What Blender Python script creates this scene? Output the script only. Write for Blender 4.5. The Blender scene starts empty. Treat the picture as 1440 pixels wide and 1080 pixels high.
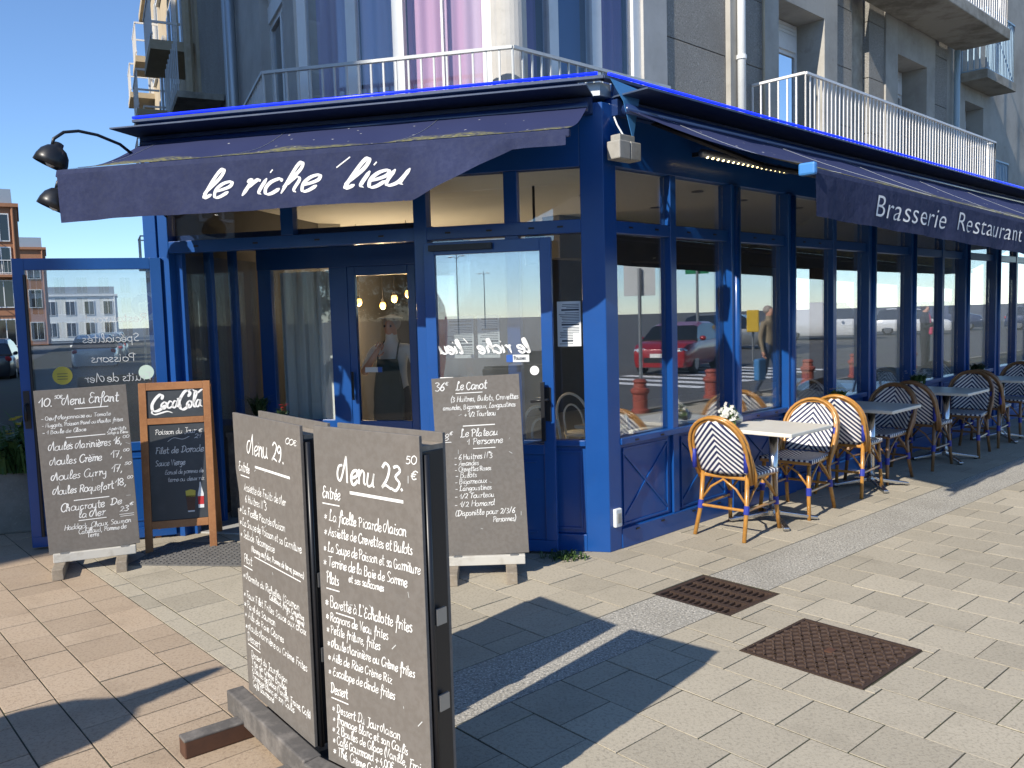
import bpy, bmesh, math, random
from mathutils import Vector, Matrix
random.seed(7)
R_ = math.radians
# ------------------------------------------------------------------ camera, sky, sun, exposure
SC = bpy.context.scene
COL = SC.collection
cam_d = bpy.data.cameras.new('camera'); cam = bpy.data.objects.new('camera', cam_d); COL.objects.link(cam)
pit, rol = R_(4.59656), R_(1.61872)
fw = Vector((0, math.cos(pit), -math.sin(pit))); r0 = Vector((1, 0, 0)); d0 = Vector((0, -math.sin(pit), -math.cos(pit)))
ri = math.cos(rol)*r0 + math.sin(rol)*d0; dn = -math.sin(rol)*r0 + math.cos(rol)*d0
cam.matrix_world = Matrix(((ri.x, -dn.x, -fw.x, 0), (ri.y, -dn.y, -fw.y, 0), (ri.z, -dn.z, -fw.z, 1.65), (0, 0, 0, 1)))
cam_d.sensor_width = 36; cam_d.lens = 29.706; cam_d.clip_start = 0.05; cam_d.clip_end = 2500
SC.camera = cam
SUN_AZ, SUN_EL = R_(220.0), R_(35.3)          # azimuth clockwise from +Y
W = bpy.data.worlds.new('World'); SC.world = W; W.use_nodes = True
nt = W.node_tree; nt.nodes.clear()
sky = nt.nodes.new('ShaderNodeTexSky'); sky.sky_type = 'NISHITA'; sky.sun_disc = False
sky.sun_elevation = SUN_EL; sky.sun_rotation = SUN_AZ; sky.air_density = 1.0; sky.dust_density = 0.05; sky.ozone_density = 6.0; sky.altitude = 1200
bg = nt.nodes.new('ShaderNodeBackground'); bg.inputs[1].default_value = 0.145
wo = nt.nodes.new('ShaderNodeOutputWorld')
nt.links.new(sky.outputs[0], bg.inputs[0]); nt.links.new(bg.outputs[0], wo.inputs[0])
sl = bpy.data.lights.new('sun', 'SUN'); sl.energy = 4.6; sl.angle = R_(0.53); sl.color = (1.0, .93, .82)
so = bpy.data.objects.new('sun', sl); COL.objects.link(so)
so.rotation_euler = (Vector((-math.sin(SUN_AZ)*math.cos(SUN_EL), -math.cos(SUN_AZ)*math.cos(SUN_EL), -math.sin(SUN_EL)))).to_track_quat('-Z', 'Y').to_euler()
SC.view_settings.view_transform = 'Standard'; SC.view_settings.look = 'None'
SC.view_settings.exposure = 0.5; SC.view_settings.gamma = 1
SC.view_settings.use_curve_mapping = False
SC.cycles.max_bounces = 10; SC.cycles.transparent_max_bounces = 24; SC.cycles.caustics_reflective = False; SC.cycles.caustics_refractive = False

# ------------------------------------------------------------------ frames (metres; corner of the veranda is K)
K = Vector((.649, 5.734, 0))
aR, aL, aS = R_(46.315), R_(-76.238), R_(48.395)
DR = Vector((math.sin(aR), math.cos(aR), 0)); NR = Vector((DR.y, -DR.x, 0))
DL = Vector((math.sin(aL), math.cos(aL), 0)); NL = Vector((-DL.y, DL.x, 0))
DS = Vector((math.sin(aS), math.cos(aS), 0)); DT = Vector((DS.y, -DS.x, 0))
DW = Vector((-.438, .899, 0)); NW = Vector((-.899, -.438, 0))       # left street
Z = Vector((0, 0, 1))
def FR(s, o, z=0): return DR*s + NR*o + Z*z          # relative to K
def FL(s, o, z=0): return DL*s + NL*o + Z*z

# ------------------------------------------------------------------ materials
def mat(name, base=(.5, .5, .5), rough=.6, metal=0, spec=.5, coat=0, noise=None, bump=None, emis=None, world=False):
    m = bpy.data.materials.new(name); m.use_nodes = True
    n = m.node_tree.nodes; l = m.node_tree.links; b = n['Principled BSDF']
    b.inputs['Base Color'].default_value = (*base, 1); b.inputs['Roughness'].default_value = rough
    b.inputs['Metallic'].default_value = metal; b.inputs['Specular IOR Level'].default_value = spec
    b.inputs['Coat Weight'].default_value = coat; b.inputs['Coat Roughness'].default_value = .12
    tc = n.new('ShaderNodeNewGeometry') if world else n.new('ShaderNodeTexCoord'); cs = 'Position' if world else 'Object'
    if noise:
        # noise = list of (scale, colour, lo, hi, amount)
        last = None
        for sc, colr, lo, hi, amt in noise:
            nz = n.new('ShaderNodeTexNoise'); nz.inputs['Scale'].default_value = sc; nz.inputs['Detail'].default_value = 6
            nz.inputs['Roughness'].default_value = .65
            l.new(tc.outputs[cs], nz.inputs['Vector'])
            mr = n.new('ShaderNodeMapRange'); mr.inputs[1].default_value = lo; mr.inputs[2].default_value = hi; mr.inputs[4].default_value = amt
            l.new(nz.outputs['Fac'], mr.inputs[0])
            mx = n.new('ShaderNodeMix'); mx.data_type = 'RGBA'
            mx.inputs['B'].default_value = (*colr, 1)
            if last: l.new(last, mx.inputs['A'])
            else: mx.inputs['A'].default_value = (*base, 1)
            l.new(mr.outputs[0], mx.inputs['Factor']); last = mx.outputs['Result']
        l.new(last, b.inputs['Base Color'])
    if bump:
        sc, st, ds = bump
        nz = n.new('ShaderNodeTexNoise'); nz.inputs['Scale'].default_value = sc; nz.inputs['Detail'].default_value = 5
        l.new(tc.outputs[cs], nz.inputs['Vector'])
        bp = n.new('ShaderNodeBump'); bp.inputs['Strength'].default_value = st; bp.inputs['Distance'].default_value = ds
        l.new(nz.outputs['Fac'], bp.inputs['Height']); l.new(bp.outputs[0], b.inputs['Normal'])
    if emis:
        b.inputs['Emission Color'].default_value = (*emis[0], 1); b.inputs['Emission Strength'].default_value = emis[1]
    return m

def vary(m, amt=.25):
    """per-object brightness variation on a material"""
    n = m.node_tree.nodes; l = m.node_tree.links; b = n['Principled BSDF']
    oi = n.new('ShaderNodeObjectInfo'); mr = n.new('ShaderNodeMapRange'); mr.inputs[3].default_value = 1-amt; mr.inputs[4].default_value = 1+amt*.6
    l.new(oi.outputs['Random'], mr.inputs[0])
    mx = n.new('ShaderNodeMix'); mx.data_type = 'RGBA'; mx.blend_type = 'MULTIPLY'; mx.inputs['Factor'].default_value = 1
    src = b.inputs['Base Color'].links[0].from_socket if b.inputs['Base Color'].links else None
    if src: l.new(src, mx.inputs['A'])
    else: mx.inputs['A'].default_value = b.inputs['Base Color'].default_value
    l.new(mr.outputs[0], mx.inputs['B']); l.new(mx.outputs['Result'], b.inputs['Base Color'])
    return m

def glass(name, ior=1.75, tint=(.86, .9, .9), rough=0.0, haze=0.0):
    m = bpy.data.materials.new(name); m.use_nodes = True
    n = m.node_tree.nodes; l = m.node_tree.links; n.clear()
    out = n.new('ShaderNodeOutputMaterial'); mx = n.new('ShaderNodeMixShader'); fr = n.new('ShaderNodeFresnel')
    tr = n.new('ShaderNodeBsdfTransparent'); gl = n.new('ShaderNodeBsdfGlossy')
    ge = n.new('ShaderNodeNewGeometry'); im = n.new('ShaderNodeMapRange'); im.inputs[3].default_value = ior; im.inputs[4].default_value = 1/ior
    l.new(ge.outputs['Backfacing'], im.inputs[0]); l.new(im.outputs[0], fr.inputs['IOR'])      # same reflectance from either side of the pane
    tr.inputs[0].default_value = (*tint, 1); gl.inputs['Roughness'].default_value = rough
    gl.inputs[0].default_value = (.95, .97, 1, 1)
    l.new(fr.outputs[0], mx.inputs[0]); l.new(tr.outputs[0], mx.inputs[1]); l.new(gl.outputs[0], mx.inputs[2])
    last = mx.outputs[0]
    if haze:  # pale diffuse film mixed over the pane to imitate haze
        df = n.new('ShaderNodeBsdfDiffuse'); df.inputs[0].default_value = (.6, .62, .6, 1)
        tc = n.new('ShaderNodeTexCoord'); nz = n.new('ShaderNodeTexNoise'); nz.inputs['Scale'].default_value = 3.5; nz.inputs['Detail'].default_value = 8
        l.new(tc.outputs['Object'], nz.inputs['Vector'])
        mr = n.new('ShaderNodeMapRange'); mr.inputs[1].default_value = .35; mr.inputs[2].default_value = .8; mr.inputs[3].default_value = haze*.4; mr.inputs[4].default_value = haze
        l.new(nz.outputs['Fac'], mr.inputs[0]); m2 = n.new('ShaderNodeMixShader')
        l.new(mr.outputs[0], m2.inputs[0]); l.new(last, m2.inputs[1]); l.new(df.outputs[0], m2.inputs[2]); last = m2.outputs[0]
    l.new(last, out.inputs[0])
    return m

M = {}
M['blue'] = mat('blue_paint', (.004, .06, .25), .36, 0, .45, .25, noise=[(2.5, (.008, .075, .29), .35, .7, .7), (9, (.015, .06, .2), .58, .75, .6), (38, (.03, .11, .32), .68, .78, .3)], bump=(30, .12, .004))
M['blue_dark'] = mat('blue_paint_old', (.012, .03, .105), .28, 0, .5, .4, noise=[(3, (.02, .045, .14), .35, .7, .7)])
M['fabric'] = mat('awning_cloth', (.03, .037, .078), .9, 0, .2, noise=[(3, (.04, .05, .11), .4, .7, .8), (30, (.02, .027, .075), .4, .6, .5)], bump=(7, .55, .03))
M['white_print'] = mat('white_print', (.8, .8, .79), .8)
M['black_metal'] = mat('black_metal', (.012, .013, .016), .38, 0, .5)
M['grey_metal'] = mat('grey_metal', (.35, .36, .37), .4, .8)
M['galv'] = mat('galvanised', (.42, .47, .52), .38, .85, noise=[(9, (.28, .32, .37), .4, .6, .7)])
M['chrome'] = mat('brushed_steel', (.62, .62, .62), .24, 1)
M['white_paint'] = mat('white_paint', (.74, .75, .74), .5, noise=[(5, (.6, .6, .58), .5, .8, .6)])
M['rail_paint'] = mat('rail_paint', (.52, .54, .54), .45, noise=[(6, (.4, .4, .38), .5, .75, .7)])
M['rail_white'] = mat('rail_white', (.8, .78, .75), .5, noise=[(7, (.6, .55, .5), .55, .75, .7)])
M['rail_blue'] = mat('rail_blue', (.35, .5, .62), .5)
M['glass'] = glass('window_glass', 2.9, (.95, .97, .97), 0, .012)
M['glass_l'] = glass('entrance_glass', 1.7, (.95, .97, .97))
M['glass_door'] = glass('door_glass', 2.7, (.93, .96, .97), 0, .07)  # pale film imitates the hazy look of the bright street mirrored here
M['glass_up'] = glass('upper_glass', 1.55, (.93, .95, .96))
M['glass_thin'] = glass('inner_door_glass', 1.3, (.97, .98, .98))
M['ceiling'] = mat('ceiling_plaster', (.8, .8, .78), .8)
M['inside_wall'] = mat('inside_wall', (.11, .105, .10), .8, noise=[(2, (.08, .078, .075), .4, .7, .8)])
M['inside_floor'] = mat('inside_floor', (.45, .45, .43), .35, noise=[(4, (.38, .38, .37), .4, .7, .8)])
M['curtain'] = mat('net_curtain', (.62, .63, .6), .9)
M['board'] = mat('chalkboard', (.16, .149, .136), .62, 0, .35, noise=[(2.2, (.20, .178, .158), .35, .75, .8), (40, (.13, .115, .10), .4, .6, .5), (11, (.2, .185, .17), .66, .8, .5)])
M['slate'] = mat('slate_board', (.035, .04, .045), .45, 0, .5, noise=[(3, (.08, .085, .09), .45, .75, .8)])
M['chalk'] = mat('chalk', (.82, .82, .8), .95, 0, .1)
M['chalk_dim'] = mat('chalk_dim', (.6, .62, .62), .95, 0, .1)
M['old_wood'] = mat('weathered_wood', (.30, .25, .19), .85, noise=[(8, (.19, .16, .12), .4, .65, .8), (45, (.36, .32, .27), .5, .7, .6)], bump=(40, .4, .004))
M['pale_wood'] = mat('pale_painted_wood', (.52, .5, .45), .8, noise=[(9, (.33, .3, .25), .5, .72, .8)], bump=(40, .3, .003))
M['dark_wood'] = mat('dark_wood', (.10, .093, .087), .8, noise=[(10, (.23, .21, .19), .45, .68, .8)], bump=(35, .5, .004))
M['brown_wood'] = mat('brown_wood', (.10, .045, .025), .7, noise=[(9, (.06, .03, .02), .4, .65, .7)])
M['oak'] = mat('oak_frame', (.34, .15, .055), .5, noise=[(6, (.24, .1, .035), .4, .65, .8), (60, (.4, .2, .08), .5, .7, .5)])
M['rattan'] = mat('rattan_cane', (.46, .22, .045), .35, 0, .5, .3, noise=[(25, (.3, .13, .025), .45, .7, .7)])
M['rattan_shade'] = mat('rattan_cane_shaded', (.24, .125, .05), .4, 0, .5, .25, noise=[(25, (.15, .075, .03), .45, .7, .7)])  # darker copy of the same cane, with shade put into the colour
M['wrap'] = mat('blue_binding', (.02, .035, .30), .5)
M['tabletop'] = mat('tabletop', (.72, .69, .61), .4, 0, .5, noise=[(4, (.65, .62, .55), .4, .7, .6)])
M['terracotta'] = mat('bollard_red', (.33, .075, .05), .6, noise=[(6, (.25, .06, .045), .4, .7, .7)])
M['asphalt'] = mat('asphalt', (.105, .105, .105), .9, noise=[(.3, (.13, .128, .125), .4, .65, .7), (160, (.06, .06, .06), .4, .6, .6)], bump=(140, .3, .004))
M['joint'] = mat('joint_sand', (.05, .045, .03), .95, noise=[(1.4, (.05, .07, .02), .5, .62, .8), (120, (.05, .045, .03), .4, .6, .6)])
def slabmat(name, c, c2, c3):
    dk = tuple(q*.55 for q in c)
    m = mat(name, c, .88, 0, .3, noise=[(.7, c2, .35, .7, .8), (2.3, tuple(q*.72 for q in c), .52, .75, .6), (70, c3, .5, .64, .65), (110, (.62, .58, .5), .62, .72, .5), (8, dk, .66, .76, .6), (22, dk, .70, .76, .7), (13, (.62, .6, .56), .715, .76, .8)], bump=(150, .6, .003), world=True)
    return vary(m, .12)
M['slab'] = slabmat('concrete_slab', (.40, .355, .272), (.46, .41, .318), (.24, .213, .165))
M['slab_red'] = slabmat('pink_paver', (.41, .31, .215), (.47, .375, .275), (.26, .19, .135))
M['strip'] = mat('washed_gravel', (.33, .31, .265), .85, noise=[(85, (.62, .58, .5), .52, .58, .95), (70, (.10, .10, .098), .55, .62, .9), (1.5, (.2, .185, .15), .45, .7, .4)], bump=(85, .8, .006))
M['iron'] = mat('cast_iron', (.075, .048, .036), .6, .35, .5, noise=[(14, (.11, .07, .05), .45, .7, .8), (90, (.045, .03, .024), .45, .6, .6)], bump=(90, .3, .002))
M['iron_worn'] = mat('worn_iron', (.19, .13, .10), .5, .5, .5, noise=[(20, (.12, .08, .06), .4, .65, .8)])
M['pit'] = mat('drain_pit', (.01, .01, .01), .9)
M['pebble'] = mat('pebbledash', (.31, .295, .265), .95, noise=[(45, (.5, .48, .44), .55, .64, .8), (60, (.10, .095, .085), .54, .64, .8), (.9, (.22, .205, .18), .4, .7, .7)], bump=(90, .8, .02))
M['plaster'] = mat('wall_plaster', (.42, .40, .355), .9, noise=[(1.2, (.27, .25, .215), .42, .7, .85), (4, (.2, .185, .16), .6, .75, .6), (14, (.36, .33, .29), .55, .72, .4)], bump=(60, .2, .006))
M['render_grey'] = mat('smooth_render', (.5, .485, .455), .9, noise=[(1.5, (.33, .315, .285), .4, .7, .6), (6, (.25, .235, .2), .64, .78, .5)], bump=(90, .5, .006))
M['stone'] = mat('pale_stone', (.5, .41, .28), .9, noise=[(.8, (.34, .27, .18), .4, .7, .8), (8, (.58, .5, .38), .55, .75, .5)], bump=(20, .3, .01))
M['stain'] = mat('stained_concrete', (.40, .37, .31), .95, noise=[(1.6, (.17, .15, .115), .42, .62, .85), (8, (.36, .33, .28), .55, .7, .6)], bump=(30, .4, .01))
M['brick'] = mat('brick_wall', (.36, .17, .09), .9, noise=[(.6, (.28, .13, .07), .4, .7, .7), (15, (.42, .22, .13), .5, .7, .5)])
M['zinc'] = mat('zinc', (.42, .45, .47), .45, .6)
M['cement'] = mat('cement_planter', (.25, .235, .2), .95, noise=[(3, (.16, .15, .125), .4, .65, .8), (40, (.33, .31, .28), .55, .7, .6)], bump=(40, .5, .008))
M['leaf'] = vary(mat('leaf', (.045, .10, .025), .55, 0, .4, noise=[(12, (.09, .15, .035), .4, .7, .8)]), .3)
M['leaf_dk'] = vary(mat('leaf_dark', (.02, .05, .018), .55, 0, .4, noise=[(12, (.035, .075, .02), .4, .7, .8)]), .3)
M['petal_w'] = mat('white_petal', (.75, .75, .7), .7)
M['petal_y'] = mat('yellow_petal', (.7, .5, .05), .7)
M['soil'] = mat('soil', (.05, .035, .025), .95)
M['neon'] = mat('blue_neon_tube', (.02, .03, .75), .3, 0, .5, emis=((.0, .02, 1.0), 1.1))
M['led'] = mat('led', (.8, .7, .4), .5, emis=((1, .8, .35), 5))
M['bulb'] = mat('lamp_bulb', (.9, .6, .2), .4, emis=((1, .5, .08), 5))
M['paper'] = mat('paper', (.66, .68, .68), .85)
M['ink'] = mat('ink', (.04, .05, .07), .8)
M['sticker_y'] = mat('yellow_sticker', (.5, .42, .06), .6)
M['sticker_g'] = mat('pale_green_sticker', (.55, .68, .58), .6)
M['flood'] = mat('grey_plastic', (.34, .33, .3), .6, noise=[(12, (.22, .21, .18), .45, .7, .7)])
M['rubber'] = mat('doormat_rubber', (.15, .145, .135), .85, noise=[(30, (.09, .085, .08), .4, .6, .6)], bump=(50, .6, .008))
M['blue_cap'] = mat('blue_plastic', (.05, .22, .55), .5)
M['gutter'] = mat('gutter_metal', (.045, .07, .13), .5, 0, .4, noise=[(6, (.09, .12, .17), .5, .7, .6)])
M['tint_blue'] = mat('faded_blue_sheet', (.05, .19, .42), .5)
M['tyre'] = mat('tyre', (.012, .012, .012), .85)
M['rim'] = mat('wheel_rim', (.4, .4, .42), .3, .9)
M['car_glass'] = mat('car_glass', (.01, .013, .016), .05, 0, .8)
M['lamp_glass'] = mat('headlamp', (.7, .72, .75), .1, .3, .6)
M['plate'] = mat('number_plate', (.75, .75, .72), .5)
def paint(n, c): return mat(n, c, .35, .1, .5, .9)
M['car_red'] = paint('car_red', (.30, .008, .014)); M['car_white'] = paint('car_white', (.75, .75, .74)); M['car_dark'] = paint('car_dark', (.022, .026, .035))
M['car_grey'] = paint('car_grey', (.16, .17, .18)); M['car_blue'] = paint('car_blue', (.015, .03, .08)); M['car_silver'] = paint('car_silver', (.4, .41, .42))
M['skin'] = mat('skin', (.52, .27, .18), .55); M['hair_w'] = mat('hair', (.35, .3, .27), .8); M['hair_d'] = mat('hair_dark', (.03, .018, .012), .7)
M['shirt'] = mat('white_shirt', (.66, .65, .62), .9); M['apron'] = mat('green_apron', (.02, .035, .03), .85)
M['beige_coat'] = mat('beige_coat', (.25, .2, .13), .9); M['denim'] = mat('denim', (.05, .07, .12), .9); M['black_cloth'] = mat('dark_cloth', (.015, .015, .018), .9)
M['pink'] = mat('pink_bag', (.5, .03, .1), .6); M['shoe'] = mat('shoe', (.02, .018, .016), .6)
M['parasol'] = mat('red_canvas', (.45, .03, .035), .9)
M['sign_blue'] = mat('sign_blue', (.02, .1, .4), .5)
M['green_paint'] = mat('green_paint', (.02, .25, .11), .5)
M['yellow_paint'] = mat('yellow_paint', (.65, .42, .03), .5)
def curtain_mat(name, a, b, sc):
    m = mat(name, a, .85, 0, .2); n = m.node_tree.nodes; l = m.node_tree.links; bs = n['Principled BSDF']
    tc = n.new('ShaderNodeTexCoord'); wv = n.new('ShaderNodeTexNoise'); wv.inputs['Scale'].default_value = sc
    mp = n.new('ShaderNodeMapping'); mp.inputs['Scale'].default_value = (1, 1, .03)
    l.new(tc.outputs['Object'], mp.inputs[0]); l.new(mp.outputs[0], wv.inputs['Vector'])
    cr = n.new('ShaderNodeMix'); cr.data_type = 'RGBA'; cr.inputs['A'].default_value = (*a, 1); cr.inputs['B'].default_value = (*b, 1)
    mr = n.new('ShaderNodeMapRange'); mr.inputs[1].default_value = .38; mr.inputs[2].default_value = .6
    l.new(wv.outputs['Fac'], mr.inputs[0]); l.new(mr.outputs[0], cr.inputs['Factor']); l.new(cr.outputs['Result'], bs.inputs['Base Color'])
    return m
M['drape'] = curtain_mat('violet_drape', (.42, .43, .60), (.50, .46, .60), 3)
M['drape_pink'] = curtain_mat('pink_drape', (.56, .33, .45), (.60, .46, .56), 3)
M['drape_dk'] = curtain_mat('dark_violet_drape', (.14, .10, .26), (.22, .15, .32), 3)
M['blind_blue'] = mat('blue_blind', (.04, .11, .26), .7)
def chevron(name, dark, light):
    m = mat(name, light, .6, 0, .4); n = m.node_tree.nodes; l = m.node_tree.links; bs = n['Principled BSDF']
    tc = n.new('ShaderNodeTexCoord'); sp = n.new('ShaderNodeSeparateXYZ'); l.new(tc.outputs['UV'], sp.inputs[0])
    ab = n.new('ShaderNodeMath'); ab.operation = 'ABSOLUTE'; l.new(sp.outputs[0], ab.inputs[0])
    ad = n.new('ShaderNodeMath'); ad.operation = 'ADD'; l.new(ab.outputs[0], ad.inputs[0]); l.new(sp.outputs[1], ad.inputs[1])
    ml = n.new('ShaderNodeMath'); ml.operation = 'MULTIPLY'; ml.inputs[1].default_value = 23; l.new(ad.outputs[0], ml.inputs[0])
    f = n.new('ShaderNodeMath'); f.operation = 'FRACT'; l.new(ml.outputs[0], f.inputs[0])
    mr = n.new('ShaderNodeMapRange'); mr.inputs[1].default_value = .46; mr.inputs[2].default_value = .54; l.new(f.outputs[0], mr.inputs[0])
    mx = n.new('ShaderNodeMix'); mx.data_type = 'RGBA'; mx.inputs['A'].default_value = (*light, 1); mx.inputs['B'].default_value = (*dark, 1)
    l.new(mr.outputs[0], mx.inputs['Factor']); l.new(mx.outputs['Result'], bs.inputs['Base Color'])
    # woven relief
    wv = n.new('ShaderNodeTexWave'); wv.inputs['Scale'].default_value = 46; l.new(tc.outputs['UV'], wv.inputs['Vector'])
    bp = n.new('ShaderNodeBump'); bp.inputs['Strength'].default_value = .4; bp.inputs['Distance'].default_value = .003
    l.new(wv.outputs['Fac'], bp.inputs['Height']); l.new(bp.outputs[0], bs.inputs['Normal'])
    return m
M['weave'] = chevron('chevron_weave', (.012, .02, .085), (.78, .77, .74))

# ------------------------------------------------------------------ mesh helpers
class MB:
    def __init__(s): s.v = []; s.f = []; s.uv = None
    def add(s, vs, fs):
        b = len(s.v); s.v += [tuple(v) for v in vs]; s.f += [tuple(i+b for i in f) for f in fs]; return s
    def hexa(s, p):       # 8 corners: bottom 4 (ccw), top 4
        return s.add(p, [(3, 2, 1, 0), (4, 5, 6, 7), (0, 1, 5, 4), (1, 2, 6, 5), (2, 3, 7, 6), (3, 0, 4, 7)])
    def box(s, x0, x1, y0, y1, z0, z1, fr=None):
        fr = fr or (lambda a, b, c: Vector((a, b, c)))
        return s.hexa([fr(x0, y0, z0), fr(x1, y0, z0), fr(x1, y1, z0), fr(x0, y1, z0), fr(x0, y0, z1), fr(x1, y0, z1), fr(x1, y1, z1), fr(x0, y1, z1)])
    def prism(s, poly, z0, z1):
        n = len(poly); vs = [(p[0], p[1], z0) for p in poly]+[(p[0], p[1], z1) for p in poly]
        return s.add(vs, [tuple(range(n))[::-1], tuple(range(n, 2*n))]+[(i, (i+1) % n, (i+1) % n+n, i+n) for i in range(n)])
    def tube(s, pts, r, n=8, cap=True):
        pts = [Vector(p) for p in pts]; rings = []; m = len(pts)
        up = None
        for i, p in enumerate(pts):
            t = (pts[min(i+1, m-1)]-pts[max(i-1, 0)]).normalized()
            if up is None:
                up = Vector((0, 0, 1)) if abs(t.z) < .9 else Vector((1, 0, 0))
            a = t.cross(up)
            if a.length < 1e-4: a = t.cross(Vector((0, 1, 0)))
            a.normalize(); b = a.cross(t); up = b
            rr = r[i] if isinstance(r, (list, tuple)) else r
            rings.append([p+(a*math.cos(q)+b*math.sin(q))*rr for q in [2*math.pi*k/n for k in range(n)]])
        vs = [v for rg in rings for v in rg]; fs = []
        for i in range(m-1):
            for k in range(n): fs.append((i*n+k, i*n+(k+1) % n, (i+1)*n+(k+1) % n, (i+1)*n+k))
        if cap: fs += [tuple(range(n))[::-1], tuple((m-1)*n+k for k in range(n))]
        return s.add(vs, fs)
    def lathe(s, prof, n=16, c=(0, 0, 0)):   # prof: (r,z)
        c = Vector(c); vs = []; fs = []
        for r, z in prof:
            for k in range(n): vs.append(c+Vector((r*math.cos(2*math.pi*k/n), r*math.sin(2*math.pi*k/n), z)))
        for i in range(len(prof)-1):
            for k in range(n): fs.append((i*n+k, i*n+(k+1) % n, (i+1)*n+(k+1) % n, (i+1)*n+k))
        fs += [tuple(range(n))[::-1], tuple((len(prof)-1)*n+k for k in range(n))]
        return s.add(vs, fs)
    def sphere(s, c, rx, ry=None, rz=None, n=12, m=8):
        ry = ry or rx; rz = rz or rx; c = Vector(c); vs = [c+Vector((0, 0, -rz))]; fs = []
        for i in range(1, m):
            a = -math.pi/2+math.pi*i/m
            for k in range(n): vs.append(c+Vector((rx*math.cos(a)*math.cos(2*math.pi*k/n), ry*math.cos(a)*math.sin(2*math.pi*k/n), rz*math.sin(a))))
        vs.append(c+Vector((0, 0, rz)))
        for k in range(n): fs.append((0, 1+(k+1) % n, 1+k))
        for i in range(m-2):
            for k in range(n): fs.append((1+i*n+k, 1+i*n+(k+1) % n, 1+(i+1)*n+(k+1) % n, 1+(i+1)*n+k))
        t = len(vs)-1
        for k in range(n): fs.append((t, 1+(m-2)*n+k, 1+(m-2)*n+(k+1) % n))
        return s.add(vs, fs)
    def grid(s, fn, nu, nv):
        vs = [fn(u/nu, v/nv) for v in range(nv+1) for u in range(nu+1)]
        return s.add(vs, [(v*(nu+1)+u, v*(nu+1)+u+1, (v+1)*(nu+1)+u+1, (v+1)*(nu+1)+u) for v in range(nv) for u in range(nu)])
    def mesh(s, name, smooth=False):
        me = bpy.data.meshes.new(name); me.from_pydata(s.v, [], s.f); me.validate()
        bm = bmesh.new(); bm.from_mesh(me); bmesh.ops.recalc_face_normals(bm, faces=bm.faces); bm.to_mesh(me); bm.free()
        if smooth:
            me.polygons.foreach_set('use_smooth', [True]*len(me.polygons))
        return me
    def build(s, name, m, parent=None, smooth=False, bevel=0, kind=None, label=None, solid=0):
        me = s.mesh(name, smooth); o = bpy.data.objects.new(name, me); COL.objects.link(o)
        if m: me.materials.append(M[m] if isinstance(m, str) else m)
        if parent: o.parent = parent
        if solid: md = o.modifiers.new('solid', 'SOLIDIFY'); md.thickness = solid; md.offset = 0
        if bevel: md = o.modifiers.new('bevel', 'BEVEL'); md.width = bevel; md.segments = 2; md.limit_method = 'ANGLE'
        if kind: o['kind'] = kind
        if label: o['label'] = label
        return o
def thing(name, label, cat, loc=(0, 0, 0), rotz=0, group=None):
    o = bpy.data.objects.new(name, None); COL.objects.link(o); o.empty_display_size = .1
    o.location = loc; o.rotation_euler = (0, 0, rotz); o['label'] = label; o['category'] = cat
    if group: o['group'] = group
    return o
def tag(o, label, cat, group=None):
    o['label'] = label; o['category'] = cat
    if group: o['group'] = group
    return o
def copy_tree(o, parent=None):
    c = o.copy(); COL.objects.link(c); c.parent = parent
    for ch in list(o.children): copy_tree(ch, c)
    return c
def place(name, me, m, parent, loc=(0, 0, 0), rotz=0):
    o = bpy.data.objects.new(name, me); COL.objects.link(o); o.parent = parent; o.location = loc; o.rotation_euler = (0, 0, rotz)
    if m and not me.materials: me.materials.append(M[m])
    return o

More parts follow.
